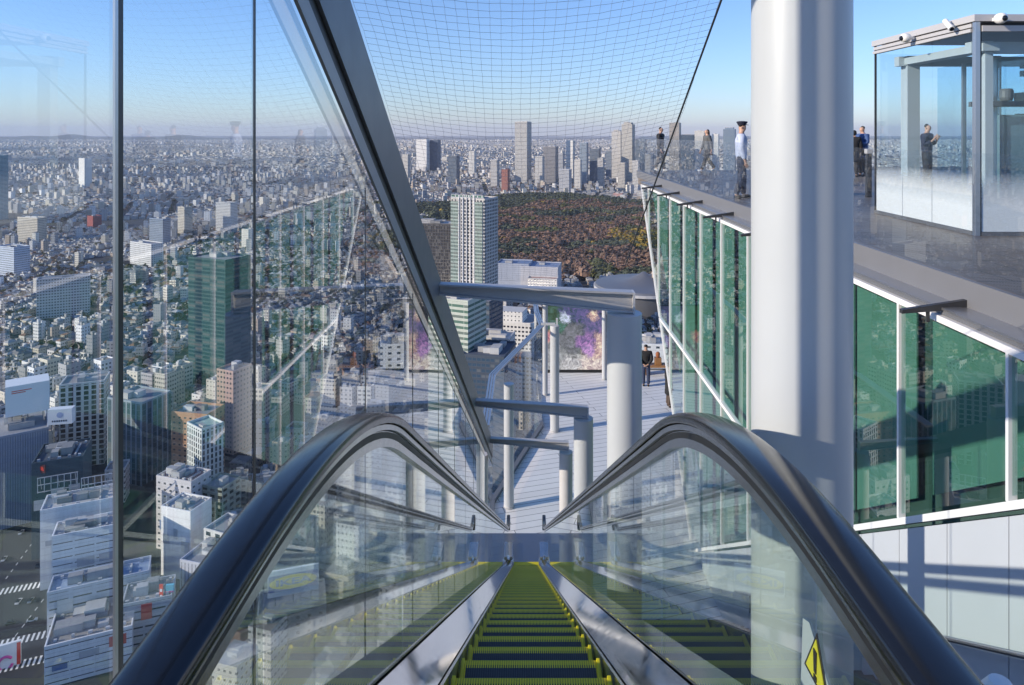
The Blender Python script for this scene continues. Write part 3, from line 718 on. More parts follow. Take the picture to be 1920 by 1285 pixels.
for ya, yb in ((SY0 + .06, SY0 + 1.12), (SY0 + 1.13, SY0 + 1.62 + .40), (SY0 + 2.03, SY1)):
    mb = MB(); mb.box(SX, SX + .016, ya, yb - .008, ROOF + .06, ZT - .22); mb.build("side_pane", M['frost'], sh).location = SH
for k in range(3):
    xa = SX + .08 + k * 1.62
    mb = MB(); mb.box(xa, xa + 1.61, SY0, SY0 + .016, ROOF + .06, ZT - .22); mb.build("front_pane", M['frost'], sh).location = SH
for k in range(3):
    xa = SX + .08 + k * 1.62
    mb = MB(); mb.box(xa, xa + 1.61, SY1, SY1 + .016, ROOF + .06, ZT - .22); mb.build("rear_pane", M['glass'], sh).location = SH
mb = MB(); mb.box(SX - .02, SX + .055, SY0 - .02, SY0 + .055, ROOF, ZT); mb.build("corner_post", M['alu'], sh, bevel=.006).location = SH
mb = MB(); mb.box(SX + .058, SX + .078, SY0 - .01, SY0 + .05, ROOF, ZT - .02); mb.build("post_seal", M['black_gap'], sh).location = SH
mb = MB(); mb.box(SX - .012, SX + .02, SY1 + .02, SY1 + .05, ROOF, ZT - .02); mb.build("corner_post", M['dark_metal'], sh).location = SH
mb = MB(); mb.box(SX - .02, SX + .04, SY0 + .06, SY1 + .05, ROOF + .001, ROOF + .055); mb.box(SX + .08, SX1, SY0 - .02, SY0 + .04, ROOF + .001, ROOF + .055); mb.build("sill", M['grey_paint'], sh).location = SH
mb = MB()
mb.box(SX - .05, SX + .02, SY0 - .05, SY1 + .08, ZT - .07, ZT + .03); mb.box(SX - .03, SX + .02, SY0 + .06, SY1 + .05, ZT - .145, ZT - .09); mb.box(SX - .04, SX + .02, SY0 + .06, SY1 + .06, ZT - .215, ZT - .165)
mb.box(SX + .021, SX1, SY0 - .05, SY0 + .02, ZT - .07, ZT + .03); mb.box(SX + .08, SX1, SY0 - .03, SY0 + .02, ZT - .215, ZT - .13)
mb.build("cornice", M['light_grey'], sh).location = SH
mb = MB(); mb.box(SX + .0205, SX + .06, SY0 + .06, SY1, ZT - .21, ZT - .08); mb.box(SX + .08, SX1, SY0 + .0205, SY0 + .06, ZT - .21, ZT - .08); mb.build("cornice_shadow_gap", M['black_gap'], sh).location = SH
mb = MB(); mb.box(SX + .03, SX1, SY0 + .03, SY1 + .03, ZT - .05, ZT + .01); mb.build("roof", M['fascia'], sh).location = SH
SW = solid("pale steel", (0.52, 0.54, 0.56), .45, 0, .08, 3)
for (x, y, w, nm) in ((SX + .45, SY1 - .35, .30, "steel_column"), (SX + .45, SY0 + .45, .16, "steel_column"), (SX + 1.9, SY1 - .35, .34, "steel_column"), (SX + 1.9, SY0 + .5, .30, "steel_column"), (SX + 3.4, SY0 + .5, .34, "steel_column"), (SX + 3.4, SY1 - .4, .30, "steel_column")):
    w *= .75; mb = MB(); mb.box(x - w / 2, x + w / 2, y - w / 2, y + w / 2, ROOF + .002, ZT - .30); mb.build(nm, SW, sh).location = SH
mb = MB()
for yk in (SY0 + .5, SY1 - .35): mb.box(SX + .2, SX1 - .1, yk - .08, yk + .08, ZT - .48, ZT - .31)
mb.box(SX + .30, SX + .55, SY0 + .3, SY1 - .2, ZT - .46, ZT - .34)
mb.build("roof_girder", SW, sh).location = SH
mb = MB()
for k in range(5): mb.tube([(SX + 1.0 + .10 * k, SY0 + 1.6, ROOF + .01), (SX + 1.0 + .10 * k, SY0 + 1.6, ZT - .6)], .010, 6)
for k in range(4): mb.tube([(SX + 2.5 + .22 * k, SY0 + 1.2, ROOF + .01), (SX + 2.5 + .22 * k, SY0 + 1.2, ZT - .3)], .012, 6)
mb.build("lift_cables", M['steel'], sh).location = SH
mb = MB(); mb.box(SX + .5, SX + 3.4, SY0 + .66, SY0 + .72, .42, .50); mb.box(SX + .5, SX + 3.4, SY0 + .92, SY0 + .98, .42, .50); mb.lathe([(.08, .51), (.10, .56), (.10, .66), (.08, .70)], (SX + 1.0, SY0 + .82, 0), 16); mb.box(SX + 1.2, SX + 1.5, SY0 + .7, SY0 + .94, .51, .64); mb.box(SX + 2.2, SX + 4.2, SY0 + 1.2, SY0 + 1.28, .46, .56)
for k in range(4): mb.bar((SX + 2.3 + .5 * k, SY0 + 1.3, .57), (SX + 2.55 + .5 * k, SY0 + 1.3, 1.2), .04, .04); mb.bar((SX + 2.55 + .5 * k, SY0 + 1.36, .57), (SX + 2.3 + .5 * k, SY0 + 1.36, 1.2), .04, .04)
mb.build("winding_machine", M['grey_paint'], sh, bevel=.008).location = SH
for k in range(3):
    mb = MB(); mb.box(SX + 1.02, SX + 1.035, SY0 + .35 + .8 * k, SY0 + 1.13 + .8 * k, ROOF + .05, ZT - .5); mb.build("inner_pane", M['blue_glass'], sh).location = SH
    mb = MB(); mb.box(SX + 1.06 + .9 * k, SX + 1.94 + .9 * k, SY0 + 1.02, SY0 + 1.035, ROOF + .05, ZT - .5); mb.build("inner_pane", M['blue_glass'], sh).location = SH
    mb = MB(); mb.box(SX + .98, SX + 1.04, SY0 + .30 + .8 * k, SY0 + .345 + .8 * k, ROOF + .003, ZT - .49); mb.build("inner_mullion", M['alu'], sh).location = SH
mb = MB(); mb.lathe([(.24, 0), (.26, .02), (.26, .08), (.24, .10)], (0, 0, 0), 24)
pl = mb.build("pulley", M['dark_metal'], sh); pl.rotation_euler = (R(90), 0, 0); pl.location = SH + Vector((SX + 2.7, SY0 + .95, .35))
mb = MB(); mb.box(SX + 1.15, SX + 1.6, SY0 + 1.2, SY0 + 1.7, ROOF + .002, .30); mb.box(SX + 2.4, SX + 2.8, SY0 + 1.3, SY0 + 1.8, ROOF + .002, .25); mb.build("control_cabinet", solid("cabinet", (.42, .42, .40), .5), sh, bevel=.01).location = SH
mb = MB(); mb.box(SX + 2.25, SX1 - .5, SY1 - .6, SY1 - .5, ROOF + .002, .35); mb.build("rear_screen", M['dark_metal'], sh).location = SH
for k in range(6):
    mb = MB(); xx = SX + 2.15 + .36 * k; mb.box(xx, xx + .09, SY0 + 1.75, SY0 + 1.85, ROOF + .002, ZT - .61); mb.build("guide_rail", SW if k % 2 else M['grey_paint'], sh).location = SH
for k, (zz, hh) in enumerate(((-.55, .06), (.05, .08), (.98, .10), (1.12, .05))):
    mb = MB(); mb.box(SX + 2.0, SX1 - .3, SY0 + 1.86, SY0 + 1.96, zz, zz + hh); mb.build("cross_rail", M['grey_paint'], sh).location = SH
mb = MB(); mb.tube([(SX + .8, SY0 + 1.2, 1.1), (SX + .82, SY0 + 1.2, .6), (SX + .78, SY0 + 1.22, .1), (SX + .8, SY0 + 1.2, -.9)], .022, 8); mb.build("hanging_cable", M['dark_metal'], sh).location = SH

def dome_camera(x, y, z, rz, label, tilt=0):
    t = thing("security_camera", label, "camera", (x, y, z), "white cameras on the lift shaft cornice", rz)
    mb = MB(); mb.lathe([(.0, -.105), (.05, -.10), (.085, -.075), (.10, -.03), (.10, .03), (.085, .075), (.05, .10), (.0, .105)], n=24); b = mb.build("housing", M['white_plastic'], t, smooth=True); b.rotation_euler = (R(90), 0, 0)
    mb = MB(); mb.lathe([(.055, .0), (.052, .025), (.035, .045), (.0, .055)], n=20); l = mb.build("lens_dome", M['lens'], t, smooth=True); l.rotation_euler = (R(100), 0, 0); l.location = (0, -.085, -.01)
    mb = MB(); mb.box(-.03, .03, .07, .20, -.03, .03); mb.build("bracket", M['white_plastic'], t)
    t.scale = (.78, .78, .78)
dome_camera(SX + .25, SY0 - .17, ZT - .05, R(8), "round white dome camera right of the corner post of the lift shaft")
dome_camera(SX - .20, SY0 + 1.55, ZT - .10, R(-80), "round white dome camera on the left side of the lift shaft cornice")
t = thing("security_camera", "slim white tube camera pointing down left near the lift shaft corner", "camera", (SX - .14, SY0 + .42, ZT - .05), "white cameras on the lift shaft cornice")
mb = MB(); mb.tube([(.0, .10, .07), (-.02, -.10, -.08)], .042, 14); mb.build("housing", M['white_plastic'], t, smooth=True)
mb = MB(); mb.tube([(-.0205, -.105, -.084), (-.021, -.112, -.089)], .032, 14); mb.build("lens", M['lens'], t)
mb = MB(); mb.box(-.01, .10, .0, .03, -.03, .0); mb.build("bracket", M['white_plastic'], t)
bo = thing("stanchion", "slim black post standing on the terrace left of the lift shaft", "post", (8.05, 16.7, ROOF))
mb = MB(); mb.box(-.055, .055, -.055, .055, 0, 1.02); mb.build("body", M['dark_metal'], bo, bevel=.01)
mb = MB(); mb.box(-.07, .07, -.07, .07, 1.021, 1.13); mb.build("head", M['light_grey'], bo, bevel=.01)

# ================================================================== PEOPLE
def skin_mesh(name, pts, edges, radii, root=0, sub=2):
    me = bpy.data.meshes.new(name + "_sk"); me.from_pydata([Vector(p) for p in pts], edges, [])
    o = bpy.data.objects.new(name + "_sk", me); COL.objects.link(o)
    md = o.modifiers.new("s", 'SKIN'); md.use_smooth_shade = True
    sv = me.skin_vertices[0].data
    for i, r in enumerate(radii): sv[i].radius = r if isinstance(r, tuple) else (r, r)
    sv[root].use_root = True
    if sub: m2 = o.modifiers.new("u", 'SUBSURF'); m2.levels = sub; m2.render_levels = sub
    bpy.context.view_layer.update()
    dg = bpy.context.evaluated_depsgraph_get()
    out = bpy.data.meshes.new_from_object(o.evaluated_get(dg)); out.name = name
    bpy.data.objects.remove(o); out.materials.clear()
    return out

def mobj(name, me, mat, parent):
    me.materials.append(mat); o = bpy.data.objects.new(name, me); COL.objects.link(o); o.parent = parent
    me.polygons.foreach_set("use_smooth", [True] * len(me.polygons)); return o

SKIN = solid("skin", (0.50, 0.30, 0.21), 0.5, 0, 0.06, 30)
HAIR = solid("black hair", (0.012, 0.010, 0.010), 0.45, 0, 0.3, 60)
def cloth(n, c): return solid(n, c, 0.8, 0, 0.18, 25, bump=0.2)
CL = {'black': cloth("black jacket", (0.014, 0.014, 0.016)), 'navy': cloth("navy trousers", (0.02, 0.028, 0.06)), 'jeans': cloth("blue jeans", (0.035, 0.05, 0.10)),
      'grey': cloth("grey wool coat", (0.10, 0.105, 0.11)), 'dark': cloth("dark trousers", (0.02, 0.02, 0.024)), 'pale': cloth("pale blue shirt", (0.50, 0.56, 0.72)),
      'white': cloth("white shoes", (0.75, 0.75, 0.74)), 'shoe': cloth("black shoes", (0.015, 0.014, 0.013)), 'blue': cloth("blue coat", (0.05, 0.10, 0.25)), 'cap': cloth("navy cap", (0.012, 0.016, 0.035)), 'brown': cloth("brown trousers", (0.09, 0.06, 0.045))}

def person(label, x, y, z, rz, h=1.70, top='black', legs='dark', shoes='shoe', stride=0.0, coat=0.0, arms='down', hair='short', cap=False, hood=False, group=None, bulk=1.0):
    """figure facing local -Y"""
    k = h / 1.70
    t = thing("person", label, "person", (x, y, z), group, rz)
    S = lambda p: (p[0] * k, p[1] * k, p[2] * k)
    hipz, kz, az = .88, .47, .075
    def leg(s):
        sw = stride * s
        return [(s * .09, 0, hipz - .05), (s * .095, -.10 * sw - .015, kz), (s * .095, -.30 * sw + .02 + (.05 if sw < 0 else 0), az + (.05 if sw < -.3 else 0)), ]
    def arm(s):
        if arms == 'down': return [(s * .185, .0, 1.39), (s * .235, .02 + .05 * stride * s, 1.12), (s * .235, -.04 + .12 * stride * s, .87), (s * .23, -.06 + .13 * stride * s, .80)]
        if arms == 'back': return [(s * .185, .0, 1.39), (s * .25, .10, 1.13), (s * .09, .17, .94), (s * .02, .18, .90)]
        if arms == 'front': return [(s * .185, 0, 1.39), (s * .235, -.02, 1.13), (s * .12, -.22, 1.10), (s * .07, -.27, 1.12)]
        return [(s * .185, 0, 1.39), (s * .23, .0, 1.13), (s * .16, -.17, 1.22), (s * .10, -.24, 1.32)]
    # body: one continuous skin surface
    P = [(0, 0, .93), (0, .01, 1.12), (0, .01, 1.30), (0, .01, 1.41), (0, 0, 1.49), (0, -.012, 1.555), (0, -.015, 1.625), (0, -.01, 1.675), (0, -.095, 1.565)]
    Rr = [(.105, .078), (.10, .072), (.13, .088), (.09, .068), .052, (.068, .078), (.078, .092), (.055, .065), .012]
    E = [(0, 1), (1, 2), (2, 3), (3, 4), (4, 5), (5, 6), (6, 7), (5, 8)]
    hands = {}
    for s in (-1, 1):
        L = leg(s); b = len(P); P += L; Rr += [.085, .058, .042]; E += [(0, b), (b, b + 1), (b + 1, b + 2)]
        P.append((L[2][0], L[2][1] - .13, .035 + (.03 if stride * s < -.3 else 0))); Rr.append(.032); E.append((b + 2, b + 3))
        A = arm(s); b = len(P); P += A; Rr += [.058, .043, .03, .028]; E += [(3, b), (b, b + 1), (b + 1, b + 2), (b + 2, b + 3)]
        w = Vector(A[3]); d = (Vector(A[3]) - Vector(A[2])).normalized(); sd = d.cross(Vector((0, 1, 0)) if abs(d.y) < .9 else Vector((0, 0, 1))).normalized(); fw = d.cross(sd)
        for q, ln in ((-1.5, .062), (-.5, .075), (.5, .072), (1.5, .058)):
            n0 = len(P); r0 = w + d * .045 + fw * q * .019; P += [tuple(r0), tuple(r0 + d * ln * .6 + sd * .008), tuple(r0 + d * ln + sd * .026)]; Rr += [.010, .009, .008]; E += [(b + 3, n0), (n0, n0 + 1), (n0 + 1, n0 + 2)]
        n0 = len(P); P += [tuple(w + d * .02 + fw * -.036), tuple(w + d * .05 + fw * -.05 + sd * .012)]; Rr += [.011, .009]; E += [(b + 3, n0), (n0, n0 + 1)]
    mobj("body", skin_mesh("body", [S(p) for p in P], E, [tuple(q * k for q in (r if isinstance(r, tuple) else (r, r))) for r in Rr], sub=1), SKIN, t)
    # jacket or coat
    P = [(0, 0, .80), (0, .01, 1.10), (0, .01, 1.29), (0, .01, 1.40), (0, .008, 1.455)]; Rr = [(.175, .135), (.165, .125), (.185, .135), (.125, .10), (.068, .07)]
    E = [(0, 1), (1, 2), (2, 3), (3, 4)]
    if coat: P.append((0, .02, .90 - coat)); Rr.append((.20, .16)); E.append((0, 5))
    for s in (-1, 1):
        A = arm(s); b = len(P); P += A[:3]; Rr += [.08, .066, .053]; E += [(3, b), (b, b + 1), (b + 1, b + 2)]
    jk = mobj("coat" if coat else "jacket", skin_mesh("jacket", [S(p) for p in P], E, [tuple(q * k * bulk * 1.1 for q in (r if isinstance(r, tuple) else (r, r))) for r in Rr]), CL[top], t)
    # trousers
    P = [(0, 0, 1.06), (0, 0, .86)]; Rr = [(.13, .10), (.155, .12)]; E = [(0, 1)]
    for s in (-1, 1):
        L = leg(s); b = len(P); P += L; Rr += [.098, .075, .06]; E += [(1, b), (b, b + 1), (b + 1, b + 2)]
    mobj("trousers", skin_mesh("trousers", [S(p) for p in P], E, [tuple(q * k * 1.14 for q in (r if isinstance(r, tuple) else (r, r))) for r in Rr]), CL[legs], t)
    for s in (-1, 1):
        L = leg(s); up = .045 if stride * s < -.3 else 0
        a = (L[2][0], L[2][1] + .04, .045 + up); m_ = (L[2][0], L[2][1] - .06, .045 + up * .5); e = (L[2][0], L[2][1] - .17, .035)
        mobj("shoe", skin_mesh("shoe", [S(a), S(m_), S(e)], [(0, 1), (1, 2)], [.052 * k, .050 * k, .038 * k], sub=1), CL[shoes], t)
    # hair / cap
    if hair == 'long': hp_, hr_ = [(0, -.02, 1.67), (0, .03, 1.64), (0, .06, 1.53), (0, .07, 1.42)], [(.055, .05), (.095, .075), (.09, .05), (.07, .035)]
    else: hp_, hr_ = [(0, -.035, 1.665), (0, .012, 1.668), (0, .05, 1.60)], [(.055, .045), (.090, .062), (.078, .05)]
    if hood: hp_, hr_ = [(0, .0, 1.70), (0, .03, 1.63), (0, .05, 1.50)], [(.085, .095), (.115, .115), (.12, .10)]
    mobj("hood" if hood else "hair", skin_mesh("hair", [S(p) for p in hp_], [(i, i + 1) for i in range(len(hp_) - 1)], [tuple(q * k for q in r) for r in hr_], sub=2), CL[top] if hood else HAIR, t)
    for s in (-1, 1):
        mb = MB(); mb.lathe([(.0, -.008), (.009, 0), (.0, .008)], n=8); o = mb.build("eye", M['black_plastic'], t); o.location = S((s * .03, -.088, 1.60))
        mb = MB(); mb.lathe([(.0, -.03), (.018, -.01), (.018, .015), (.0, .03)], n=8); o = mb.build("ear", SKIN, t); o.scale = (.5, 1, 1); o.location = S((s * .08, .0, 1.59))
    if cap:
        mb = MB(); mb.lathe([(.095, 0), (.10, .03), (.125, .065), (.12, .085), (.05, .095), (.0, .096)], n=20); o = mb.build("cap", CL['cap'], t, smooth=True); o.location = S((0, -.01, 1.645))
        mb = MB(); mb.prism([(-.07, -.07), (.07, -.07), (.05, -.145), (-.05, -.145)], 2, 0, .012); o = mb.build("cap_peak", CL['cap'], t); o.location = S((0, -.01, 1.645))
    return t

W = "people walking on the roof terrace"
person("dark haired man in a black jacket at the far left corner of the terrace", 5.32, 28.0, ROOF, R(60), 1.74, 'black', 'dark', 'white', stride=.4, group=W)
person("woman in a long grey coat and white shoes striding along the far terrace railing", 7.15, 28.0, ROOF, R(-80), 1.66, 'grey', 'dark', 'white', stride=1.0, coat=.22, hair='long', group=W)
person("guard in a peaked navy cap and pale blue shirt next to the big column", 4.98, 16.4, ROOF, R(75), 1.74, 'pale', 'navy', 'shoe', stride=.2, cap=True, group=W)
person("person in a black hooded puffer coat seen from behind left of the lift shaft", 11.25, 24.4, ROOF, R(160), 1.60, 'black', 'dark', 'shoe', coat=.35, hood=True, bulk=1.12, group=W)
person("man in a dark blue coat facing a hooded companion left of the lift shaft", 11.65, 24.6, ROOF, R(-70), 1.74, 'blue', 'dark', 'shoe', arms='front', coat=.15, group=W)
person("person in a dark coat seen blurred behind the glass of the lift shaft", 11.4, 20.2, ROOF, R(40), 1.76, 'navy', 'dark', 'shoe', arms='phone', group=W)
person("visitor in a grey jacket standing behind the big column, seen only as a reflection", 8.2, 20.0, ROOF, R(110), 1.72, 'grey', 'jeans', 'white', group=W)
D_ = "visitors on the white deck"
person("man in black jacket and jeans, hands clasped behind his back, on the white deck", 4.98, 29.4, DECK, R(170), 1.72, 'black', 'jeans', 'shoe', arms='back', group=D_)
person("person in a long black coat half hidden behind the raking window edge on the deck", 5.48, 27.2, DECK, R(100), 1.62, 'black', 'brown', 'shoe', coat=.45, group=D_)

# ================================================================== THE CITY
BATCH_KEYS = ('x', 'y', 'w', 'd', 'yaw', 'z0', 'z1', 'col', 'rc', 'wp', 'gc')
def boxes_mesh(name, B, roofs=None):
    """B: dict of arrays; boxes with wall UVs in metres and colour attributes. roofs: per-box hip roof height (0 = flat)"""
    n = len(B['x']); c, s = np.cos(B['yaw']), np.sin(B['yaw'])
    cor = [(-.5, -.5), (.5, -.5), (.5, .5), (-.5, .5)]
    V = np.zeros((n, 8, 3)); 
    for k, (a, b) in enumerate(cor):
        lx, ly = a * B['w'], b * B['d']
        for t, z in ((0, B['z0']), (4, B['z1'])):
            V[:, k + t, 0] = B['x'] + c * lx - s * ly; V[:, k + t, 1] = B['y'] + s * lx + c * ly; V[:, k + t, 2] = z
    quads = np.array([[0, 1, 5, 4], [1, 2, 6, 5], [2, 3, 7, 6], [3, 0, 4, 7], [4, 5, 6, 7]])
    Fq = (quads[None] + 8 * np.arange(n)[:, None, None]).reshape(-1, 4)
    h = B['z1'] - B['z0']; off = (np.arange(n) * 7.31) % 50
    UVs = np.zeros((n, 5, 4, 2))
    for f, L in enumerate((B['w'], B['d'], B['w'], B['d'])):
        UVs[:, f, 0, 0] = off; UVs[:, f, 1, 0] = off + L; UVs[:, f, 2, 0] = off + L; UVs[:, f, 3, 0] = off
        UVs[:, f, 2, 1] = h; UVs[:, f, 3, 1] = h
    C = np.ones((n, 5, 4, 4)); C[:, :4, :, :3] = B['col'][:, None, None, :]; C[:, 4, :, :3] = B['rc'][:, None, :]
    Wp = np.ones((n, 5, 4, 4)); Wp[..., :3] = B['wp'][:, None, None, :]
    Gc = np.ones((n, 5, 4, 4)); Gc[..., :3] = B['gc'][:, None, None, :]
    verts = V.reshape(-1, 3); faces = Fq; uv = UVs.reshape(-1, 2); cols = C.reshape(-1, 4); wps = Wp.reshape(-1, 4); gcs = Gc.reshape(-1, 4)
    if roofs is not None and (roofs > 0).any():
        idx = np.nonzero(roofs > 0)[0]; m = len(idx); rv = np.zeros((m, 6, 3)); ov = 0.4
        w2 = B['w'][idx] / 2 + ov; d2 = B['d'][idx] / 2 + ov; cc, ss = c[idx], s[idx]; x, y = B['x'][idx], B['y'][idx]; zt = B['z1'][idx]
        longx = w2 >= d2
        rid = np.where(longx, w2 - d2 * rnd.uniform(.6, .9), d2 - w2 * .75); rid = np.maximum(rid, .1)
        loc = [(-w2, -d2), (w2, -d2), (w2, d2), (-w2, d2), (np.where(longx, -rid, 0), np.where(longx, 0, -rid)), (np.where(longx, rid, 0), np.where(longx, 0, rid))]
        for k, (lx, ly) in enumerate(loc):
            rv[:, k, 0] = x + cc * lx - ss * ly; rv[:, k, 1] = y + ss * lx + cc * ly; rv[:, k, 2] = zt + .05 + (roofs[idx] if k > 3 else 0)
        fx = np.array([[0, 1, 5, 4], [2, 3, 4, 5], [1, 2, 5, 5], [3, 0, 4, 4]]); fy = np.array([[1, 2, 5, 4], [3, 0, 4, 5], [0, 1, 4, 4], [2, 3, 5, 5]])
        Fr = np.where(longx[:, None, None], fx[None], fy[None]) + len(verts) + 6 * np.arange(m)[:, None, None]
        faces = np.concatenate([faces, Fr.reshape(-1, 4)]); verts = np.concatenate([verts, rv.reshape(-1, 3)])
        k = m * 16; uv = np.concatenate([uv, np.zeros((k, 2))]); rc = np.ones((m, 16, 4)); rc[..., :3] = B['rc'][idx][:, None, :]; cols = np.concatenate([cols, rc.reshape(-1, 4)])
        z = np.zeros((k, 4)); z[:, 0] = .3; wps = np.concatenate([wps, z]); gcs = np.concatenate([gcs, z])
    me = bpy.data.meshes.new(name)
    tri = faces[:, 2] == faces[:, 3]
    cnt = np.where(tri, 3, 4).astype(np.int32)
    keep = np.ones(faces.shape, bool); keep[tri, 3] = False
    loops = faces[keep].astype(np.int32); lm = keep.reshape(-1)
    me.vertices.add(len(verts)); me.vertices.foreach_set("co", verts.astype(np.float32).ravel())
    me.loops.add(len(loops)); me.loops.foreach_set("vertex_index", loops)
    me.polygons.add(len(cnt)); me.polygons.foreach_set("loop_start", np.concatenate([[0], np.cumsum(cnt)[:-1]]).astype(np.int32))
    try: me.polygons.foreach_set("loop_total", cnt)
    except Exception: pass
    me.update(calc_edges=True)
    ul = me.uv_layers.new(name="UV"); ul.data.foreach_set("uv", uv[lm].astype(np.float32).ravel())
    for nm, arr in (("Col", cols), ("wp", wps), ("gc", gcs)):
        a = me.color_attributes.new(nm, 'FLOAT_COLOR', 'CORNER'); a.data.foreach_set("color", arr[lm].astype(np.float32).ravel())
    me.polygons.foreach_set("use_smooth", np.zeros(len(cnt), bool))
    me.materials.append(M['facade']); me.validate()
    return me

def one(x, y, w, d, yaw, z0, z1, col, rc=(.3, .3, .3), wp=(.3, .6, .5), gc=(.03, .045, .06)):
    f = lambda v: np.array([v], float)
    return dict(x=f(x), y=f(y), w=f(w), d=f(d), yaw=f(yaw), z0=f(z0), z1=f(z1), col=f(col), rc=f(rc), wp=f(wp), gc=f(gc))
def cat(*L): return {k: np.concatenate([l[k] for l in L]) for k in BATCH_KEYS}
def part(name, B, parent, off, roofs=None):
    o = bpy.data.objects.new(name, boxes_mesh(name, B, roofs)); COL.objects.link(o); o.parent = parent; o.location = off; return o

footprints = []      # (x, y, radius) kept clear
def building(label, px, py, Y, w, d, yaw, col, wp=(.3, .6, .5), gc=(.03, .045, .06), rc=(.30, .30, .31), units=3, cat_="building", name="building", group=None, crown=0.0, fins=0, keep=True, parapet=True, seed=None):
    """building whose roof centre shows at photo pixel (px, py), Y metres ahead"""
    c = at(px, py, Y); r = random.Random(seed if seed is not None else int(px * 7 + py * 13 + Y))
    t = thing(name, label, cat_, (c.x, c.y, GROUND), group); off = (-c.x, -c.y, -GROUND); zt = c.z
    part("walls", one(c.x, c.y, w, d, yaw, GROUND, zt, col, rc, wp, gc), t, off)
    cs, sn = math.cos(yaw), math.sin(yaw)
    L = lambda lx, ly: (c.x + cs * lx - sn * ly, c.y + sn * lx + cs * ly)
    none = (.3, 0, 0)
    if parapet:
        hh = 1.3; th = .5; pieces = []
        for lx, ly, ww, dd in ((0, -d / 2 + th / 2, w, th), (0, d / 2 - th / 2, w, th), (-w / 2 + th / 2, 0, th, d - 2 * th), (w / 2 - th / 2, 0, th, d - 2 * th)):
            q = L(lx, ly); pieces.append(one(q[0], q[1], ww + .06, dd + .06, yaw, zt + .003, zt + hh, col, col, none))
        part("parapet", cat(*pieces), t, off)
    if crown:
        q = L(0, 0); part("crown", one(q[0], q[1], w * .72, d * .72, yaw, zt + .004, zt + crown, col, rc, (.3, .7, .4), gc), t, off)
    for k in range(units):
        uw, ud, uh = r.uniform(.12, .34) * w, r.uniform(.12, .34) * d, r.uniform(1.6, 4.2)
        q = L(r.uniform(-.28, .28) * w, r.uniform(-.28, .28) * d); g = r.uniform(.25, .62)
        zz = zt + (crown if crown else 0) + .005 * (k + 1)
        part("rooftop_unit", one(q[0], q[1], uw, ud, yaw, zz, zz + uh, (g, g, g * .99), (g * .8,) * 3, none), t, off)
    if Y < 420 and units >= 4:
        for k in range(10):          # rows of small air conditioners
            lx = -w * .40 + w * .80 * (k % 5) / 4; ly = d * (-.34 if k < 5 else .36); q = L(lx, ly); g = r.uniform(.4, .7)
            part("air_conditioner", one(q[0], q[1], r.uniform(.9, 1.6), r.uniform(.8, 1.3), yaw, zt + .03 + .002 * k, zt + r.uniform(1.0, 1.7), (g, g, g), (g * .8,) * 3, none), t, off)
        for k in range(3):           # boards on the street front
            lx = w * (-.33 + .33 * k) ; q = L(lx, -d / 2 - .16); hz_ = r.uniform(.25, .75) * (zt - GROUND); cc_ = r.choice([(.5, .5, .52), (.42, .44, .5), (.55, .10, .08), (.12, .2, .4), (.6, .6, .58)])
            part("sign_board", one(q[0], q[1], w * r.uniform(.12, .26), .25, yaw, GROUND + hz_, GROUND + hz_ + r.uniform(2, 7), cc_, cc_, none), t, off)
        q = L(w * .30, 0); part("roof_duct", one(q[0], q[1], .8, d * .6, yaw, zt + .02, zt + .9, (.5, .5, .5), (.45,) * 3, none), t, off)
    for k in range(fins):
        lx = -w / 2 + w * (k + .5) / fins
        q = L(lx, -d / 2 - .3); part("fin", one(q[0], q[1], .7, .6, yaw, GROUND, zt + 2.5, (.62, .62, .62), (.5,) * 3, none), t, off)
    if keep: footprints.append((c.x, c.y, 0.62 * math.hypot(w, d)))
    return t, c, L, off

WHITE = (.66, .66, .65); CREAM = (.58, .53, .45); TAN = (.42, .35, .28); GREY = (.36, .37, .38); DKGREY = (.10, .105, .115); TEAL = (.035, .085, .10); NAVY = (.03, .045, .075); BRICK = (.26, .11, .075); PINK = (.52, .36, .30); BLUE = (.25, .31, .40)
GG = (.10, .19, .16); GB = (.05, .09, .14)
# --- landmark towers ahead
building("very tall grey tower with vertical stripes, the highest on the horizon", 981, 229, 3300, 62, 50, R(-25), (.60, .59, .57), (.24, .55, .78), (.06, .07, .08), cat_="tower", name="skyscraper", units=2)
building("broad grey tower just right of the highest tower", 1033, 275, 3200, 56, 45, R(-20), (.34, .33, .34), (.2, .6, .8), (.05, .06, .08), cat_="tower", name="skyscraper")
building("slim white tower with a dark foot on the horizon", 1070, 264, 3350, 34, 30, R(-25), (.68, .67, .64), (.4, .3, .3), cat_="tower", name="skyscraper")
building("blue glass tower between the slim white one and the pale pair", 1095, 268, 3200, 33, 30, R(-22), (.34, .40, .47), (.3, .8, .6), GB, cat_="tower", name="skyscraper")
building("dark low tower close right of the blue glass tower", 1116, 279, 3300, 44, 32, R(-22), (.17, .19, .23), (.3, .8, .6), GB, cat_="tower", name="skyscraper")
building("left one of the two tall pale towers, with a blue top", 1157, 247, 3400, 44, 36, R(-22), (.60, .58, .55), (.3, .5, .5), cat_="tower", name="skyscraper", crown=6)
building("right one of the two tall pale towers, topped by a mast block", 1178, 234, 3350, 52, 40, R(-28), (.50, .48, .44), (.3, .5, .55), cat_="tower", name="skyscraper", crown=10)
building("dark blue tower right of the tall pale pair", 1202, 262, 3300, 44, 40, R(-25), (.13, .16, .20), (.3, .8, .6), GB, cat_="tower", name="skyscraper")
building("slim grey tower in front of the tall pale pair", 1127, 297, 2950, 24, 22, R(-25), (.48, .47, .46), (.3, .6, .5), cat_="tower", name="skyscraper")
building("white wide block with a dark right end on the plain left of the highest tower", 793, 262, 4300, 70, 40, R(-20), (.70, .69, .67), (.3, .2, .3), cat_="building", name="office_building")
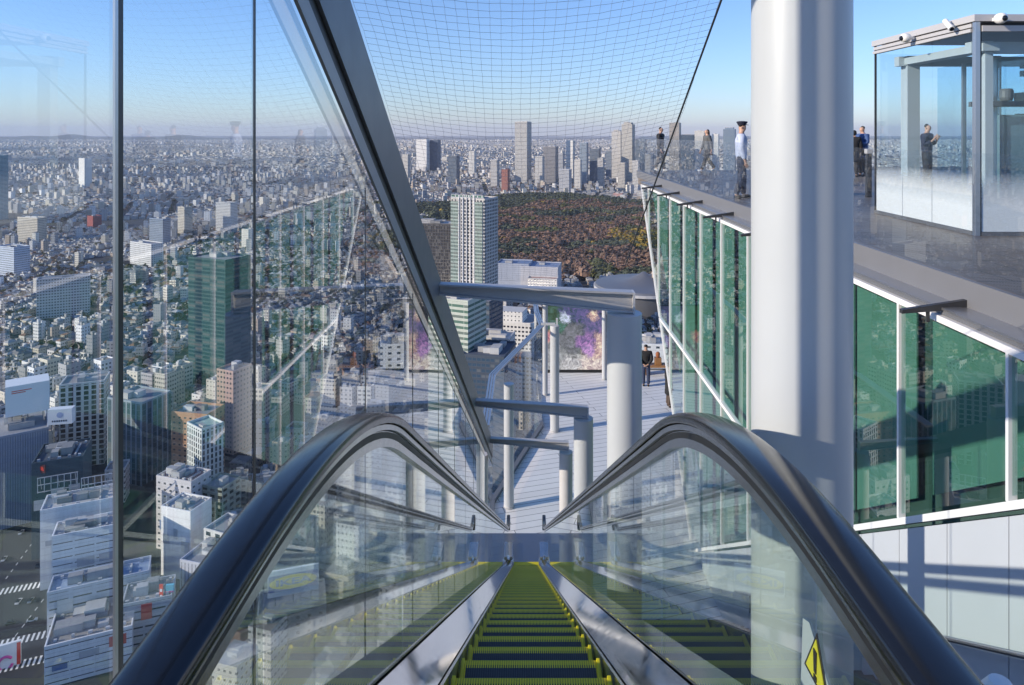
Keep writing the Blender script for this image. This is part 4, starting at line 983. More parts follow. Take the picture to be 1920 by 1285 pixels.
building("dark block joined to the right end of a wide white block", 816, 263, 4330, 56, 40, R(-20), (.10, .14, .22), (.3, .7, .6), cat_="building", name="office_building")
building("dark grey office block on the plain, below the wide white block", 851, 293, 3200, 42, 34, R(-20), (.13, .15, .19), (.3, .8, .6), GB, name="office_building")
building("pink apartment block at the far edge of the brown wood", 1159, 363, 2560, 32, 24, R(-15), (.60, .36, .32), (.3, .3, .4), name="apartment_building")
building("tan tower sticking up behind the terrace walkers, cut by the cable", 1266, 231, 3600, 50, 44, R(-25), (.42, .38, .34), (.3, .5, .6), cat_="tower", name="skyscraper")
building("pale tower right behind the striding woman in grey", 1313, 246, 3500, 48, 40, R(-25), (.62, .60, .56), (.3, .4, .5), cat_="tower", name="skyscraper")
building("white small tower between the striding woman and the guard", 1342, 252, 3500, 30, 30, R(-25), (.70, .70, .68), (.3, .4, .4), cat_="tower", name="skyscraper")
building("blue grey tower with a white cap left of the guard", 1368, 243, 3300, 52, 40, R(-25), (.22, .29, .38), (.3, .8, .6), GB, rc=(.6, .6, .6), cat_="tower", name="skyscraper", crown=8)
building("wide dark block behind the terrace railing next to the tan tower", 1290, 253, 3700, 110, 40, R(-15), (.12, .15, .20), (.3, .8, .6), GB, name="office_building")
for px, py, Y, w, cl_, lb in ((1012, 294, 3100, 34, (.55, .54, .52), "small pale tower squeezed between the highest tower and the broad grey one"), (1052, 288, 3500, 26, (.40, .42, .46), "small blue grey tower close left of the slim white tower"), (1084, 300, 2900, 26, (.62, .60, .56), "small cream tower low before the blue glass tower"), (1142, 284, 3600, 30, (.20, .24, .30), "dark small tower just left of the tall pale pair"), (1166, 306, 2800, 28, (.50, .47, .42), "low tan tower at the foot of the tall pale pair"), (1192, 302, 2800, 24, (.58, .57, .55), "low pale tower right of the foot of the tall pale pair"), (928, 300, 3000, 30, (.48, .47, .46), "low grey block left of the foot of the highest tower"), (886, 284, 3900, 34, (.64, .63, .60), "low white block halfway between the dark office block and the highest tower"), (762, 290, 3300, 30, (.56, .54, .50), "small beige tower beside the sloping beam on the plain"), (1218, 288, 3200, 34, (.16, .19, .25), "dark block just left of the terrace corner man"), (948, 318, 2750, 26, (.34, .13, .10), "small reddish block low left of the highest tower"), (1060, 318, 2700, 40, (.44, .45, .48), "broad low grey block below the slim white tower")):
    building(lb, px, py, Y, w, w * .8, R(-22), cl_, (.3, .5, .5), name="office_building", units=1)
# --- towers in the middle distance
t, c, L, off = building("slender high rise with white grid front and green glass sides beside the park", 890, 372, 720, 38, 30, R(-24), (.58, .56, .53), (.36, .62, .62), (.05, .06, .07), cat_="tower", name="grid_tower", units=2)
for lx in (-14.5, 12.5):
    q = L(lx, -15.15); part("glass_bay", one(q[0], q[1], 8.6, 1.2, R(-24), GROUND, c.z - 2, (.34, .42, .38), (.3, .3, .3), (.30, .92, .55), (.16, .21, .19)), t, off)
q = L(0, -15.2); part("roof_screen", one(q[0], q[1], 37, .8, R(-24), c.z + 1.5, c.z + 4.5, (.62, .63, .64), (.5,) * 3, (.5, .8, .6), GG), t, off)
for k in range(5):
    q = L(-9.5 + 4.3 * k, -15.6); part("white_rib", one(q[0], q[1], .8, .9, R(-24), GROUND, c.z + 4.5, (.70, .70, .71), (.6,) * 3, (.3, 0, 0)), t, off)
building("dark grey slab with fine vertical mullions and a pale roof, left of the grid tower", 815, 418, 760, 52, 30, R(-6), (.13, .125, .125), (.17, .7, .86), (.05, .05, .055), rc=(.55, .54, .52), name="office_building", units=4)
t, c, L, off = building("pale green banded glass block low beside the sloping beam", 858, 556, 480, 30, 26, R(-24), (.50, .54, .47), (.9, .97, .5), (.11, .19, .15), name="office_building", units=2)
building("dark navy glass tower behind the pale green banded block", 905, 560, 560, 24, 24, R(-24), (.05, .07, .10), (.3, .85, .7), GB, name="office_building", units=2)
t, c, L, off = building("white stepped block with rows of dark windows behind the glass parapet", 962, 598, 610, 42, 30, R(-14), (.74, .73, .70), (.32, .62, .42), (.03, .035, .05), name="stepped_building", units=2)
q = L(0, -10); part("upper_storey", one(q[0] - 2, q[1] + 8, 30, 18, R(-14), c.z + .005, c.z + 9, (.74, .73, .70), (.5, .5, .49), (.32, .3, .3)), t, off)
q = L(6, -22); part("front_wing", one(q[0], q[1], 46, 13, R(-14), GROUND, c.z - 22, (.72, .71, .69), (.45, .45, .45), (.32, .7, .4)), t, off)
building("dark navy roofed block with pale plant right below the glass parapet", 915, 655, 470, 30, 34, R(-12), (.06, .08, .11), (.3, .8, .5), GB, rc=(.07, .09, .13), units=5, name="office_building")
building("low white block with crowded roof plant beside the dark navy roof", 905, 628, 520, 44, 20, R(-12), (.60, .59, .57), (.4, .5, .4), rc=(.5, .5, .48), units=6, name="office_building")
building("white equipment covered block seen right of the thick column above the deck", 1222, 640, 420, 18, 20, R(-10), (.70, .70, .69), (.5, .4, .4), rc=(.6, .6, .6), units=7, name="office_building")
building("grey broadcasting hall with a long blue roof at the near edge of the wood", 965, 492, 1010, 46, 34, R(-10), (.38, .42, .50), (.6, 0, 0), rc=(.16, .23, .36), name="broadcast_hall", units=1)
building("big pale grey hall with a blue flat roof right of the long blue roofed hall", 1015, 497, 1000, 52, 40, R(-10), (.50, .51, .55), (.6, 0, 0), rc=(.20, .27, .40), name="broadcast_hall", units=1)
building("low white wing with a reddish roof in front of the big pale hall", 1018, 522, 960, 40, 14, R(-10), (.66, .65, .64), (.4, .5, .3), rc=(.34, .17, .14), name="broadcast_wing", units=0)
# arena with its sweeping roof
ar = thing("arena", "round arena with a sweeping grey saucer roof and a raised spine by the park", "arena", (158, 950, GROUND))
mb = MB(); prof = [(58, 0), (62, 24), (66, 27), (64, 30), (48, 31.5), (26, 33), (8, 41), (2, 45)]
mb.lathe(prof, n=48); mb.build("roof", solid("arena roof steel", (.20, .205, .22), .45, .4, .12, .03), ar, smooth=True)
mb = MB(); mb.lathe([(66.4, 24), (66.6, 27.5), (64.5, 27.6)], n=48); mb.build("rim", M['white_paint'], ar)
mb = MB(); mb.prism([(-30, 31), (8, 36), (26, 66), (34, 68), (30, 30)], 1, -9, 9); mb.build("spine", solid("arena spine", (.42, .36, .30), .7), ar, bevel=1.5)
footprints.append((158, 950, 72))

# --- landmark buildings seen through the glass on the left
building("tall dark teal glass tower standing alone amid low houses", 412, 482, 660, 46, 30, R(-24), TEAL, (.9, .97, .55), (.02, .06, .08), cat_="tower", name="skyscraper", units=3)
building("white slab tower on the plain far left", 160, 297, 3000, 44, 30, R(-30), (.72, .71, .68), (.3, .2, .3), name="apartment_building", units=1)
building("brick red block among pale blocks far left", 177, 405, 1750, 22, 22, R(-25), (.34, .08, .07), (.3, .3, .4), name="apartment_building", units=1)
building("beige apartment tower left of the second glass joint", 347, 388, 1600, 24, 20, R(-30), CREAM, (.3, .6, .45), name="apartment_building", units=2)
building("wide white gridded apartment tower right of the beige one", 425, 380, 1650, 44, 22, R(-22), WHITE, (.34, .6, .5), name="apartment_building", units=2)
building("grey blue apartment slab left of the beige tower", 300, 410, 1450, 40, 18, R(-25), BLUE, (.3, .6, .5), name="apartment_building", units=2)
building("pale long hospital block far left", 60, 408, 1500, 60, 20, R(-20), CREAM, (.3, .7, .4), name="hospital_building", units=2)
building("teal edged tower cut by the left border", -4, 292, 1900, 36, 30, R(-20), (.30, .40, .45), (.9, .95, .5), (.06, .12, .14), cat_="tower", name="skyscraper", units=1)
building("pale blue university block cut by the left border", 25, 462, 1150, 46, 24, R(-25), (.50, .56, .66), (.3, .6, .4), name="school_building", units=2)
building("long white school hall with a flat roof", 275, 455, 1250, 66, 22, R(-32), WHITE, (.4, .5, .4), name="school_building", units=1)
building("low white courtyard school among houses", 120, 520, 900, 56, 18, R(28), (.66, .65, .62), (.3, .6, .4), name="school_building", units=1)
building("cream apartment tower by the second glass joint", 466, 430, 1400, 18, 18, R(-25), (.72, .69, .62), (.3, .3, .4), name="apartment_building", units=1)
building("tall pink brown apartment house in front of the dark teal tower", 440, 690, 520, 16, 18, R(-24), PINK, (.3, .5, .4), name="apartment_building", units=3)
building("white square block with deep dark bays beside the left mullion", 160, 712, 500, 27, 20, R(20), (.68, .67, .64), (.46, .62, .75), (.03, .03, .035), name="hotel_building", units=4)
building("ribbed blue grey rounded office block right of the left mullion", 262, 742, 480, 30, 24, R(-20), (.30, .37, .42), (.42, .75, .95), (.07, .12, .14), name="office_building", units=2)
building("orange tiled block with a pale top storey by the gable roofed house", 372, 768, 465, 26, 18, R(-12), (.50, .29, .18), (.4, .4, .3), name="apartment_building", units=3)
building("white block below the orange tiled one, with tall window slots", 385, 795, 440, 18, 14, R(-38), (.66, .70, .68), (.26, .5, .75), (.03, .05, .06), rc=(.33, .45, .42), name="chapel_building", units=1)
building("blue grey corrugated department store at the left border", 10, 800, 430, 42, 40, R(36), (.30, .33, .41), (.12, .4, .97), (.20, .23, .30), rc=(.30, .31, .33), name="department_store", units=4)
building("dark navy block with roof plant and a small red emblem", 118, 848, 400, 24, 26, R(22), (.055, .085, .105), (.5, .1, .1), rc=(.06, .08, .11), name="office_building", units=6)
building("big white store with billboard frames on its roof edge", 150, 935, 372, 32, 17, R(24), (.80, .80, .79), (.6, 0, 0), rc=(.50, .50, .51), name="store_building", units=6)
building("pale ribbed store block in front of the billboard framed store", 165, 985, 352, 28, 14, R(24), (.80, .80, .79), (.9, .9, .12), rc=(.42, .42, .44), name="store_building", units=7)
building("low blue roofed arcade block with round roof vents", 190, 1080, 328, 40, 13, R(24), (.50, .53, .58), (.9, .8, .18), rc=(.24, .32, .46), name="arcade_building", units=4)
building("white corner block with a hollow roof court at the foot of the picture", 175, 1165, 312, 32, 24, R(24), (.80, .80, .79), (.9, .94, .10), rc=(.30, .29, .28), name="corner_building", units=6)
building("white windowless tower block left of the near handrail", 350, 945, 375, 19, 15, R(-18), (.80, .80, .79), (.6, 0, 0), rc=(.5, .5, .5), name="office_building", units=4)
building("grey block with a brown red roof and white rim above the windowless tower", 345, 890, 398, 24, 15, R(-18), (.62, .60, .60), (.4, .4, .3), rc=(.30, .17, .16), name="office_building", units=6)
building("dark green balcony block beside the brown red roof", 415, 905, 400, 14, 15, R(-18), (.30, .33, .27), (.5, .6, .5), (.03, .035, .03), name="apartment_building", units=2)
building("white framed house with a gable like front just left of the handrail", 425, 985, 362, 14, 16, R(-22), (.66, .65, .62), (.6, .5, .6), name="office_building", units=2)
building("pale store with vertical ribs low beside the handrail", 395, 1040, 345, 20, 18, R(-16), (.56, .56, .60), (.2, .3, .9), (.25, .26, .30), name="store_building", units=3)
building("grey roofed low block at the foot of the picture near the handrail", 280, 1110, 322, 20, 16, R(20), (.46, .48, .50), (.9, .9, .2), name="office_building", units=4)
# round stair tower
rt = thing("round_tower", "round ribbed white stair tower at the corner of the pale ribbed store", "tower", (*at(117, 1040, 345).xy, GROUND))
rz_ = at(117, 1040, 345).z - GROUND
mb = MB(); pr = []
for k in range(int(rz_ / 3)): pr += [(3.4, k * 3), (3.4, k * 3 + 2.2), (3.0, k * 3 + 2.25), (3.0, k * 3 + 2.95)]
mb.lathe(pr, n=28); mb.build("ringed_wall", solid("pale ring cladding", (.6, .6, .58), .6), rt)
mb = MB(); mb.lathe([(3.4, rz_), (3.4, rz_ + .8), (2.6, rz_ + .8)], n=28); mb.build("roof", M['concrete'], rt)
# billboards
def billboard(px, py, Y, w, h, yaw, label, base, name="billboard", depth=1.2):
    c = at(px, py, Y); t = thing(name, label, "billboard", (c.x, c.y, c.z - h / 2), None, yaw)
    mb = MB(); mb.box(-w / 2, w / 2, 0, depth, 0, h); mb.build("panel", base, t)
    mb = MB()
    for sx in (-.35, 0, .35): mb.box(w * sx - .2, w * sx + .2, .3, .8, -4.0, -.001)
    mb.build("support_frame", M['grey_paint'], t)
    return t
def text_on(t, s, w, h, x, z, mat, squash=1.0, name="lettering", y=-.12):
    cu = bpy.data.curves.new("t", 'FONT'); cu.body = s; cu.align_x = 'CENTER'; cu.align_y = 'CENTER'; cu.extrude = .05; cu.offset = 0.03
    o = bpy.data.objects.new("t", cu); COL.objects.link(o); bpy.context.view_layer.update()
    me = bpy.data.meshes.new_from_object(o.evaluated_get(bpy.context.evaluated_depsgraph_get())); bpy.data.objects.remove(o)
    co = np.array([v.co for v in me.vertices]); sx = w / np.ptp(co[:, 0]); sz = h / np.ptp(co[:, 1])
    me.transform(Matrix.Rotation(R(90), 4, 'X') @ Matrix.Diagonal((sx, sz, 1, 1)))
    me.materials.clear(); me.materials.append(mat)
    q = bpy.data.objects.new(name, me); COL.objects.link(q); q.parent = t; q.location = (x, y, z); return q
BLUE_S = solid("sign blue", (.015, .10, .42), .5); YEL_S = solid("sign yellow", (.95, .70, .02), .5); WHT_S = solid("sign white", (.82, .83, .84), .5); RED_S = solid("sign red", (.65, .06, .04), .5); PINK_S = solid("sign pink", (.75, .10, .35), .5)
t = billboard(550, 1090, 322, 22, 11.5, R(18), "white billboard with a blue field and a yellow oval carrying blue capitals", WHT_S)
mb = MB(); mb.box(-10.6, 10.6, -.06, -.01, 2.2, 9.4); mb.build("blue_field", BLUE_S, t)
mb = MB(); n = 40; mb.prism([(10.2 * math.cos(2 * math.pi * k / n), 5.8 + 3.1 * math.sin(2 * math.pi * k / n)) for k in range(n)], 1, -.10, -.065); mb.build("yellow_oval", YEL_S, t)
text_on(t, "IKEA", 15.5, 2.9, 0, 5.8, BLUE_S, y=-.16)
building("grey roofed store carrying the blue and yellow billboard", 548, 1125, 334, 30, 20, R(18), (.42, .44, .46), (.5, .3, .4), rc=(.25, .26, .28), name="store_building", units=0)
t = billboard(52, 748, 432, 22, 18, R(36), "white box billboard with a thin ring and an orange square on its right face", WHT_S, depth=16)
mb = MB(); mb.box(11.01, 11.05, 8, 12, 6, 12); mb.build("orange_square", solid("sign orange", (.65, .18, .06), .5), t)
mb = MB(); mb.tube([(11.06, 6 + 5 * math.cos(a), 9 + 7 * math.sin(a)) for a in np.linspace(0, 5.2, 40)], .18, 6); mb.build("ring_mark", solid("thin ring", (.45, .40, .55), .5), t)
mb = MB()
for k, zz in enumerate((14.5, 13.4)): mb.box(-8, 2 - 3 * k, -.06, -.01, zz, zz + .55)
mb.build("red_lettering", RED_S, t)
t = billboard(112, 782, 422, 13, 9, R(12), "smaller white billboard with a faint blue emblem above dark lettering", WHT_S, depth=5)
mb = MB(); mb.lathe([(1.6, 0), (1.7, .05), (1.2, .06)], n=20); o = mb.build("emblem", solid("faint blue", (.35, .42, .62), .5), t); o.rotation_euler = (R(90), 0, 0); o.location = (0, -.02, 5.6)
mb = MB()
for k in range(7): mb.box(-4.2 + k * 1.2, -3.4 + k * 1.2, -.06, -.01, 1.6, 2.6)
mb.build("dark_lettering", solid("ink", (.06, .07, .10), .5), t)
c = at(77, 880, 385); t = thing("sign", "small red emblem sign on the dark navy block", "sign", (c.x, c.y, c.z)); 
mb = MB(); mb.box(-2.2, 2.2, 0, .5, -2.2, 2.2); mb.build("board", solid("dark sign board", (.08, .03, .04), .6), t)
mb = MB(); mb.prism([(-1.6, -1.2), (0, -.6), (1.6, -1.2), (1.2, 1.0), (0, 1.5), (-1.2, 1.0)], 1, -.06, -.01); mb.build("emblem", RED_S, t)
t = billboard(318, 1105, 320, 3.4, 3.6, R(10), "small cyan and pink shop sign beside the near handrail", solid("cyan", (.15, .55, .68), .5))
mb = MB(); mb.box(-1.7, 1.7, -.06, -.01, .1, 1.0); mb.build("pink_band", PINK_S, t)
t = billboard(10, 1240, 306, 11, 14, R(30), "white sign with a pink ring and red side strip at the lower left corner", WHT_S)
mb = MB(); mb.tube([(2.6 * math.cos(a), -.05, 6 + 2.8 * math.sin(a)) for a in np.linspace(.6, 6.0, 30)], .55, 8); mb.build("pink_ring", PINK_S, t)
mb = MB(); mb.box(4.0, 5.4, -.06, -.01, .5, 13.5); mb.build("red_strip", RED_S, t)
for px, py, Y, hh in ((114, 1170, 318, 22), (302, 1130, 318, 16)):
    c = at(px, py, Y); t = thing("sign", "tall narrow red banner sign on the arcade corner" if px < 200 else "tall narrow red sign by the cyan shop sign", "sign", (c.x, c.y, c.z - hh / 2))
    mb = MB(); mb.box(-.8, .8, 0, .5, 0, hh); mb.build("board", RED_S, t)
    mb = MB()
    for k in range(5): mb.box(-.5, .5, -.06, -.01, hh * (.12 + .17 * k), hh * (.12 + .17 * k) + 1.3)
    mb.build("lettering", WHT_S, t)
for k, (px, py, Y) in enumerate(((108, 905, 382), (190, 905, 378))):
    c = at(px, py, Y); t = thing("roof_lattice", ("left" if k == 0 else "right") + " one of the open white lattices on the big white store roof", "lattice", (c.x, c.y, c.z - 4), None, R(24))
    mb = MB()
    for i in range(7): mb.bar((-9 + 3 * i, 0, 0), (-9 + 3 * i, 0, 8), .35, .35)
    for zz in (0.2, 4, 7.8): mb.bar((-9.3, .36, zz), (9.3, .36, zz), .35, .35)
    mb.build("lattice", M['white_paint'], t)
    mb = MB()
    for i in range(3): mb.bar((-8 + 8 * i, .5, 7), (-8 + 8 * i, 4.5, 0), .3, .3)
    mb.build("brace", M['white_paint'], t)

# --- ground, roads, crossing
mb = MB(); mb.box(-60000, 60000, -3000, 60000, GROUND - 5, GROUND); struct(mb.build("ground", M['ground']))
def gpt(px, py):
    Y = -GROUND * F / (py - 250); return Vector(((px - 985) / F * Y, Y, GROUND))
ROADS = [([gpt(-40, 1285 + 60), gpt(20, 1150), gpt(60, 1000), gpt(110, 930), gpt(260, 850)], 26), ([gpt(200, 1400), gpt(60, 1190), gpt(-60, 1080)], 20), ([gpt(235, 1000), gpt(330, 880), gpt(480, 830), gpt(620, 800)], 16), ([gpt(700, 1150), gpt(540, 1170), gpt(300, 1200), gpt(60, 1190)], 16)]
mb = MB()
road_pts = []
for ri, (pl_, w) in enumerate(ROADS):
    m_ = MB()
    for a, b in zip(pl_, pl_[1:]):
        d = (b - a).normalized(); s = Vector((-d.y, d.x, 0)) * w / 2; e = d * w * .3; z = Vector((0, 0, .05 + .004 * ri))
        m_.add([a - e - s + z, b + e - s + z, b + e + s + z, a - e + s + z], [(0, 1, 2, 3)]); z += Vector((0, 0, .016))
        n = max(2, int((b - a).length / 8))
        for k in range(n + 1): q = a.lerp(b, k / n); road_pts.append((q.x, q.y, w / 2 + 5))
    # lift successive pieces a little so that overlaps do not share a plane
    for f in range(len(m_.f)):
        for v in m_.f[f]: x, y, zz = m_.v[v]; m_.v[v] = (x, y, zz + .003 * f)
    struct(m_.build("road", M['asphalt'], fix=False))
def stripes(c, ang, n, pitch, w, l, z=.12):
    m_ = MB(); d = Vector((math.cos(ang), math.sin(ang), 0)); s = Vector((-d.y, d.x, 0))
    for k in range(n):
        p = c + d * (k - n / 2) * pitch + Vector((0, 0, z)); m_.add([p - d * w / 2 - s * l / 2, p + d * w / 2 - s * l / 2, p + d * w / 2 + s * l / 2, p - d * w / 2 + s * l / 2], [(0, 1, 2, 3)])
    return m_
for px, py, ang, n in ((30, 1105, R(20), 12), (62, 1195, R(22), 14), (65, 1240, R(22), 16), (20, 972, R(15), 9)):
    struct(stripes(gpt(px, py), ang, n, 2.0, .9, 5.5).build("crosswalk_marking", M['marking'], fix=False))
for px, py, ang, n in ((62, 1150, R(100), 9), (45, 1040, R(105), 7)):
    struct(stripes(gpt(px, py), ang, n, 6.0, 2.6, .35, .13).build("lane_marking", M['marking'], fix=False))
# cars on the crossing
def car_proto():
    t = bpy.data.objects.new("car", None); COL.objects.link(t)
    mb = MB(); mb.prism([(-2.2, .25), (2.2, .25), (2.25, .75), (1.2, .9), (-2.1, .95)], 1, -.87, .87); mb.build("body", M['white_paint'], t, bevel=.08)
    mb = MB(); mb.prism([(-1.7, .96), (1.0, .91), (.35, 1.45), (-1.2, 1.48)], 1, -.78, .78); mb.build("cabin", M['lens'], t, bevel=.06)
    for sx in (-1.35, 1.35):
        for sy in (-.8, .8):
            mb = MB(); mb.tube([(sx, sy - .1, .33), (sx, sy + .1, .33)], .33, 12); mb.build("wheel", M['black_plastic'], t)
    return t
cars = [(35, 1130, "white", 100), (58, 1128, "silver", 100), (72, 1062, "dark", 102), (40, 1000, "white", 105), (20, 1170, "dark", 20), (95, 1075, "silver", 102), (8, 1050, "white", 105), (60, 1165, "white", 22)]
proto = car_proto(); cm = {'white': M['white_paint'], 'silver': M['alu'], 'dark': M['dark_metal']}
where = ["nearest the upper crosswalk", "just right of the car by the upper crosswalk", "alone on the wide street", "farthest up the wide street", "waiting low by the lower crosswalk", "parked along the right kerb", "at the left border", "turning between the two crosswalks"]
for i, (px, py, cn, ang) in enumerate(cars):
    if i == 0: o = proto
    else:
        o = proto.copy(); COL.objects.link(o)
        for ch in proto.children:
            q = ch.copy(); q.data = ch.data.copy() if ch.name.startswith("body") else ch.data; COL.objects.link(q); q.parent = o
    o.location = gpt(px, py) + Vector((0, 0, .08)); o.rotation_euler = (0, 0, R(ang))
    tag(o, f"tiny {cn} car {where[i]}", "car", "cars on the street far below")
    for q in o.children:
        if q.name.startswith("body"): q.data.materials[0] = cm[cn]
# lawn by the arena
mb = MB(); cc = gpt(1195, 530)
mb.prism([(cc.x - 40, cc.y - 25), (cc.x + 70, cc.y - 30), (cc.x + 80, cc.y + 30), (cc.x - 20, cc.y + 34)], 2, GROUND, GROUND + .3); struct(mb.build("lawn", M['lawn']))

def vnoise(x, y, s, seed):
    g = np.random.default_rng(seed); T = g.uniform(0, 1, (64, 64)); u, v = x / s % 64, y / s % 64; i, j = u.astype(int), v.astype(int); fu, fv = u - i, v - j
    fu, fv = fu * fu * (3 - 2 * fu), fv * fv * (3 - 2 * fv); i1, j1 = (i + 1) % 64, (j + 1) % 64
    return (T[i % 64, j % 64] * (1 - fu) + T[i1, j % 64] * fu) * (1 - fv) + (T[i % 64, j1] * (1 - fu) + T[i1, j1] * fu) * fv
# --- the wood
def in_park(x, y):
    r = x / y
    top = 2430 + 120 * np.sin(r * 22 + 1) - 500 * np.clip(-r - .06, 0, 1) * 3
    bot = 1085 + 40 * np.sin(r * 30) + np.where(r < -.045, 260, 0)
    return (y > bot) & (y < top) & (r > -.17 + .03 * np.sin(y / 130.) + .012 * np.sin(y / 37.)) & (r < .40)
def crowns_mesh(name, x, y, z0, rad, hgt, col, nq=60, seed=1):
    g = np.random.default_rng(seed); n = len(x)
    th = g.uniform(0, 2 * np.pi, (n, nq)); u = g.uniform(-.35, 1, (n, nq)); rr = np.sqrt(np.clip(1 - u ** 2, 0, 1)) * g.uniform(.72, 1.06, (n, nq))
    lump = 1 + .22 * np.sin(3 * th + x[:, None]) 
    cx = x[:, None] + rad[:, None] * rr * np.cos(th) * lump; cy_ = y[:, None] + rad[:, None] * rr * np.sin(th) * lump
    cz = z0[:, None] + hgt[:, None] * (.52 + .45 * u * g.uniform(.85, 1.1, (n, nq)))
    C = np.stack([cx, cy_, cz], -1).reshape(-1, 3); m = len(C)
    nrm = np.stack([np.cos(th) * rr, np.sin(th) * rr, u + .25], -1).reshape(-1, 3) + g.normal(0, .28, (m, 3)); nrm /= np.linalg.norm(nrm, axis=1, keepdims=True)
    a = np.cross(nrm, g.normal(0, 1, (m, 3))); a /= np.linalg.norm(a, axis=1, keepdims=True); b = np.cross(nrm, a)
    sz = (np.repeat(rad, nq) * g.uniform(.26, .52, m))[:, None]
    V = np.stack([C + a * sz, C + b * sz * g.uniform(.6, 1.2, (m, 1)), C - a * sz * g.uniform(.6, 1.2, (m, 1)), C - b * sz], 1).reshape(-1, 3)
    me = bpy.data.meshes.new(name); me.vertices.add(len(V)); me.vertices.foreach_set("co", V.astype(np.float32).ravel())
    L = np.arange(4 * m, dtype=np.int32); me.loops.add(4 * m); me.loops.foreach_set("vertex_index", L)
    me.polygons.add(m); me.polygons.foreach_set("loop_start", np.arange(0, 4 * m, 4, dtype=np.int32)); me.update(calc_edges=True); me.polygons.foreach_set("use_smooth", np.zeros(m, bool))
    k = np.ones((n, nq, 4, 4)); k[..., :3] = (col[:, None, :] * g.uniform(.8, 1.2, (n, nq, 1)))[:, :, None, :]
    at_ = me.color_attributes.new("Col", 'FLOAT_COLOR', 'CORNER'); at_.data.foreach_set("color", k.astype(np.float32).ravel())
    me.materials.append(M['foliage']); o = bpy.data.objects.new(name, me); COL.objects.link(o); return o
sp_ = 9.5
gx, gy = np.meshgrid(np.arange(-760, 1000, sp_), np.arange(1040, 2600, sp_)); gx = gx.ravel() + rng.uniform(-4.5, 4.5, gx.size); gy = gy.ravel() + rng.uniform(-4.5, 4.5, gy.size)
k = in_park(gx, gy) & (gx / gy < .24) & ~((vnoise(gx + 7000, gy, 70, 31) > .83)) & ((gx / gy > -.16) | (rng.random(gx.size) < .75)); gx, gy = gx[k], gy[k]
nz = vnoise(gx + 5000, gy, 110, 3) * .62 + vnoise(gx + 5000, gy, 40, 4) * .38; nz2 = vnoise(gx + 9000, gy, 60, 8)
pal = np.array([(.15, .095, .066), (.165, .10, .07), (.125, .085, .06), (.066, .074, .045), (.055, .066, .045), (.085, .088, .035), (.22, .155, .03)])
evergreen = (nz > .64) | (gy > 2230 + 90 * np.sin(gx / 90)) | (gx / gy < -.06)
kind = np.where(evergreen, np.where(rng.random(len(gx)) < .6, 4, 3), rng.integers(0, 3, len(gx)))
kind = np.where((nz2 > .78) & ~evergreen, 5, kind); kind = np.where((np.hypot(gx - 245, (gy - 1480) * .6) < 75) & (rng.random(len(gx)) < .65), 6, kind); kind = np.where((rng.random(len(gx)) < .006), 6, kind)
colr = 1.45 * pal[kind] * rng.uniform(.82, 1.2, (len(gx), 1))
rad = 5.0 + 6.5 * rng.random(len(gx)) ** 1.6; hg = 11 + 8 * vnoise(gx + 3000, gy, 45, 15) + rng.uniform(0, 6, len(gx))
tag(crowns_mesh("woodland", gx, gy, np.full(len(gx), GROUND), rad, hg, colr, 56), "broad brown and green autumn wood in the park", "wood", kind="stuff")

# --- low city: districts of houses on turned grids
def region(y0, y1, lot, hgen, dist_size, seed, xr=(-.80, .34), fill=.93):
    g = np.random.default_rng(seed); xs, ys, yw = [], [], []
    x0, x1 = xr[0] * y1, xr[1] * y1
    nd = int((x1 - x0) * (y1 - y0) / dist_size ** 2); dc = np.stack([g.uniform(x0, x1, nd), g.uniform(y0, y1, nd)], 1); ang = g.uniform(-.6, .6, nd)
    # lay one turned grid per district, keep the lots nearest to that district's centre
    R_ = dist_size * 1.15; out = []
    for i in range(nd):
        if not (xr[0] - .06 < dc[i, 0] / dc[i, 1] < xr[1] + .06): continue
        u, v = np.meshgrid(np.arange(-R_, R_, lot), np.arange(-R_, R_, lot)); u, v = u.ravel(), v.ravel()
        # streets: every second row is pushed back to back
        row = np.round(v / lot).astype(int); v = v + np.where(row % 2 == 0, .18, -.18) * lot; colm = np.round(u / lot).astype(int); v = v; u = u + np.where(colm % 6 == 0, .0, 0)
        keep = (colm % 7 != 0); u, v = u[keep], v[keep]
        c, s = math.cos(ang[i]), math.sin(ang[i]); x = dc[i, 0] + c * u - s * v; y = dc[i, 1] + s * u + c * v
        d0 = np.hypot(u, v); near = np.ones(len(x), bool)
        nb = np.nonzero((np.hypot(dc[:, 0] - dc[i, 0], dc[:, 1] - dc[i, 1]) < 2.3 * R_) & (np.arange(nd) != i))[0]
        for j in nb: near &= np.hypot(x - dc[j, 0], y - dc[j, 1]) >= d0
        near &= (y > y0) & (y < y1) & (x / y > xr[0]) & (x / y < xr[1]) & (g.random(len(x)) < fill)
        out.append(np.stack([x[near], y[near], np.full(near.sum(), ang[i])], 1))
    A = np.concatenate(out); return A[:, 0], A[:, 1], A[:, 2], g
PALW = np.array([(.62, .61, .58), (.55, .52, .46), (.68, .67, .65), (.44, .42, .39), (.50, .46, .38), (.36, .36, .37), (.58, .56, .55), (.40, .33, .27), (.28, .29, .31), (.62, .58, .50)])
PALR = np.array([(.16, .165, .18), (.22, .21, .21), (.30, .29, .28), (.10, .11, .13), (.22, .13, .09), (.42, .42, .42), (.14, .18, .20), (.34, .34, .35)])
